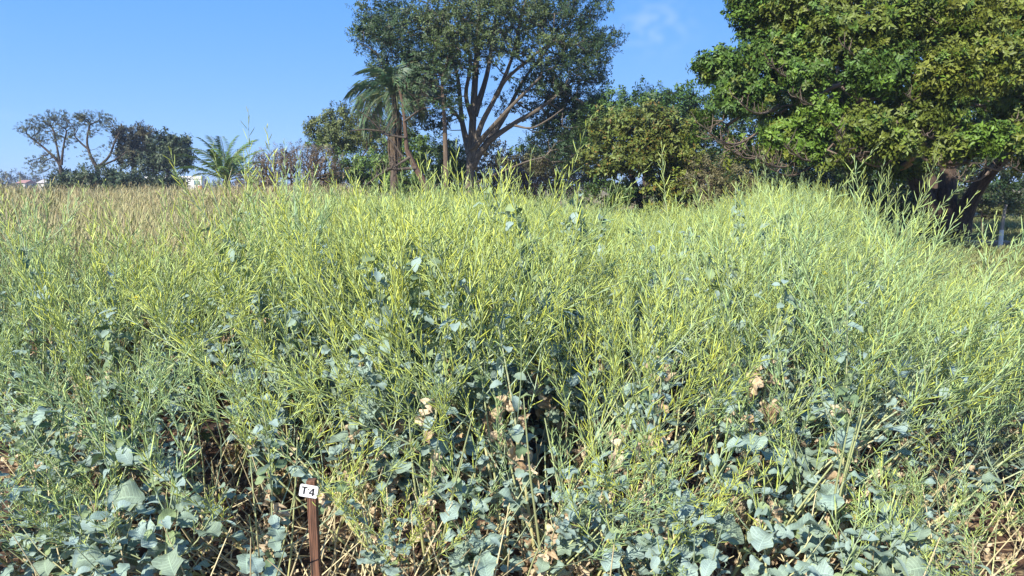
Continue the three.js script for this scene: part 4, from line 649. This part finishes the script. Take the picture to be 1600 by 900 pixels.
[[15, 2.55], [125, 2.55], [730, 2.6], [905, 2.55], [1110, 2.5], [1290, 2.6], [1395, 2.55]].forEach(([px, d], k) => singles.push(['young', k, px, d, 0.48 + (k * 37 % 10) * 0.035, 'small bushy blue-leaved mustard plant low in the front edge, ' + PLACES.find((p) => px < p[0])[1]]));
for (const [kind, i, px, d, h, label, yaw] of singles) plant(kind, protos[kind], i, (px - 800) / F * d, -d, h, yaw ?? i * 1.7, [0, 0], label, label.startsWith('small bushy') ? 'small bushy plants ' + label.split(', ')[1] : undefined);

// rows still farther back show only as a mass of pods
{
  const R = rng(88), lists = plain.podded.map(() => []), m4 = new THREE.Matrix4(), q = new THREE.Quaternion();
  for (let z = -5.7; z > -11; z -= 0.3) for (let x = z * 0.75; x < -z * 0.66; x += 0.3) {
    const px = pxOf(x, z); if (px < 440 + R() * 120 || px > 1350 - R() * 120) continue;
    const xx = x + (R() - 0.5) * 0.2, zz = z + (R() - 0.5) * 0.2, s = cropHeight(xx, zz) * (0.74 + R() * 0.22) / 1.5; q.setFromEuler(new THREE.Euler((R() - 0.5) * 0.2, R() * 6.283, (R() - 0.5) * 0.2));
    lists[Math.floor(R() * lists.length)].push(m4.clone().compose(V(xx, -0.03, zz), q, V(1, s, 1)));
  }
  const root = new THREE.Group(); root.name = 'rear_crop'; scene.add(root); tag(root, 'far rows of mustard merging into one mass of pale pods', 'crop', null, 'stuff');
  plain.podded.forEach((g, k) => { for (const m of g.children) { const im = shade(new THREE.InstancedMesh(m.geometry, m.material, lists[k].length)); im.name = { stem: 'stems' }[m.name] ?? m.name; im.userData.kind = 'stuff'; lists[k].forEach((a, j) => im.setMatrixAt(j, a)); root.add(im); } });
}

// fallen dry leaves and straw on the soil
{
  const R = rng(99), m4 = new THREE.Matrix4(), q = new THREE.Quaternion();
  const im = shade(new THREE.InstancedMesh(dryLeaves[1], dryMix, 3600)); im.name = 'leaf_litter';
  for (let k = 0; k < 3600; k++) { const z = -lerp(2.1, 4.6, R()), x = (R() * 2 - 1) * (-z * 0.74); q.setFromEuler(new THREE.Euler((R() - 0.5) * 1.4, R() * 6.283, (R() - 0.5) * 1.2)); const s = 0.3 + R() * 0.5; m4.compose(V(x, 0.015 + R() * 0.03, z), q, V(s, s, s)); im.setMatrixAt(k, m4); const c = dryRGB[Math.floor(R() * 4)]; im.setColorAt(k, rgb(c[0], c[1], c[2])); }
  scene.add(im); tag(im, 'fallen dry leaves scattered over the soil at crop foot', 'leaf litter', null, 'stuff');
  const mb = new MB(), r2 = rng(123); for (let k = 0; k < 900; k++) { const z = -lerp(2.25, 3.6, r2()), x = (r2() * 2 - 1) * (-z * 0.74), a = r2() * 6.28, l = 0.12 + r2() * 0.42, e = r2() * 1.4, f = 0.7 + r2() * 0.5, b = V(x, 0.01, z); mb.tube([b, b.clone().add(V(Math.cos(a) * l * Math.cos(e) * 0.5, l * Math.sin(e) * 0.5 + 0.01, Math.sin(a) * l * Math.cos(e) * 0.5)), b.clone().add(V(Math.cos(a) * l * Math.cos(e), l * Math.sin(e), Math.sin(a) * l * Math.cos(e)))], [0.0035, 0.003, 0.0018], 4, [0.60 * f, 0.51 * f, 0.29 * f]); }
  tag(part('straw', mb.geo(), stemM, scene), 'dry straw stalks lying and leaning at the crop edge', 'straw', null, 'stuff');
}

// ---------------------------------------------------------------- numbered stake
{
  const font = await new FontLoader().loadAsync('fonts/droid/droid_sans_bold.typeface.json');
  const d = 2.36, top = at(490, 749, d), g = thing('wooden_stake', 'brown wooden stake carrying a white T4 plate at the front edge', 'stake', V(top.x, 0, top.z)), h = top.y;
  const wood = noiseTexture(256, (x, y) => { const n = fbm(x * 40, y * 3), f = fbm(x * 90 + 4, y * 14), s = 0.35 + n * 0.9 + (f - 0.5) * 0.9, k = sstep(0.64, 0.74, fbm(x * 9 + 2, y * 7)); return [lerp(128, 84, k) * s, lerp(90, 64, k) * s, lerp(68, 52, k) * s]; });
  const b = new RoundedBoxGeometry(0.030, h + 0.2, 0.03, 3, 0.003); b.translate(0, (h - 0.2) / 2, 0);
  const P2 = b.attributes.position, U = b.attributes.uv; for (let k = 0; k < P2.count; k++) { const y = P2.getY(k); U.setXY(k, (P2.getX(k) + P2.getZ(k)) * 6 + 0.3, y * 1.4); P2.setX(k, P2.getX(k) + (fbm(y * 9, P2.getZ(k) * 40) - 0.5) * 0.004); }
  b.computeVertexNormals();
  const post = part('post', b, std({ map: wood, bumpMap: wood, bumpScale: 0.004, roughness: 0.9 }), g); g.rotation.y = 0.03; g.rotation.z = 0.012; 
  const pw = 0.060, ph = 0.042, r = 0.006, sh = new THREE.Shape(); sh.moveTo(-pw / 2 + r, -ph / 2); sh.lineTo(pw / 2 - r, -ph / 2); sh.quadraticCurveTo(pw / 2, -ph / 2, pw / 2, -ph / 2 + r); sh.lineTo(pw / 2, ph / 2 - r); sh.quadraticCurveTo(pw / 2, ph / 2, pw / 2 - r, ph / 2); sh.lineTo(-pw / 2 + r, ph / 2); sh.quadraticCurveTo(-pw / 2, ph / 2, -pw / 2, ph / 2 - r); sh.lineTo(-pw / 2, -ph / 2 + r); sh.quadraticCurveTo(-pw / 2, -ph / 2, -pw / 2 + r, -ph / 2);
  const pg = new THREE.ExtrudeGeometry(sh, { depth: 0.0016, bevelEnabled: true, bevelSize: 0.0006, bevelThickness: 0.0005, bevelSegments: 2, curveSegments: 5 });
  const plate = part('plate', pg, std({ color: rgb(0.78, 0.78, 0.76), roughness: 0.45 }), g); plate.position.set(-0.006, h - 0.033, 0.0195); plate.rotation.set(-0.04, 0.0, -0.20);
  const tx = (s, x, y, size) => { const t = new TextGeometry(s, { font, size, depth: 0.0005, curveSegments: 4, bevelEnabled: false }); t.computeBoundingBox(); t.translate(x - (t.boundingBox.max.x + t.boundingBox.min.x) / 2, y - size / 2, 0.0022); return t; };
  const ink = std({ color: rgb(0.012, 0.012, 0.016), roughness: 0.5 });
  part('letter', tx('T', -0.0145, 0.0012, 0.026), ink, plate); part('letter', tx('4', 0.0115, -0.0005, 0.0265), ink, plate);
  const nail = new THREE.SphereGeometry(0.0022, 10, 6); nail.scale(1, 1, 0.5); nail.translate(-0.001, 0.007, 0.0024); part('nail', nail, std({ color: rgb(0.12, 0.10, 0.09), metalness: 0.8, roughness: 0.5 }), plate);
}

renderer.render(scene, camera);
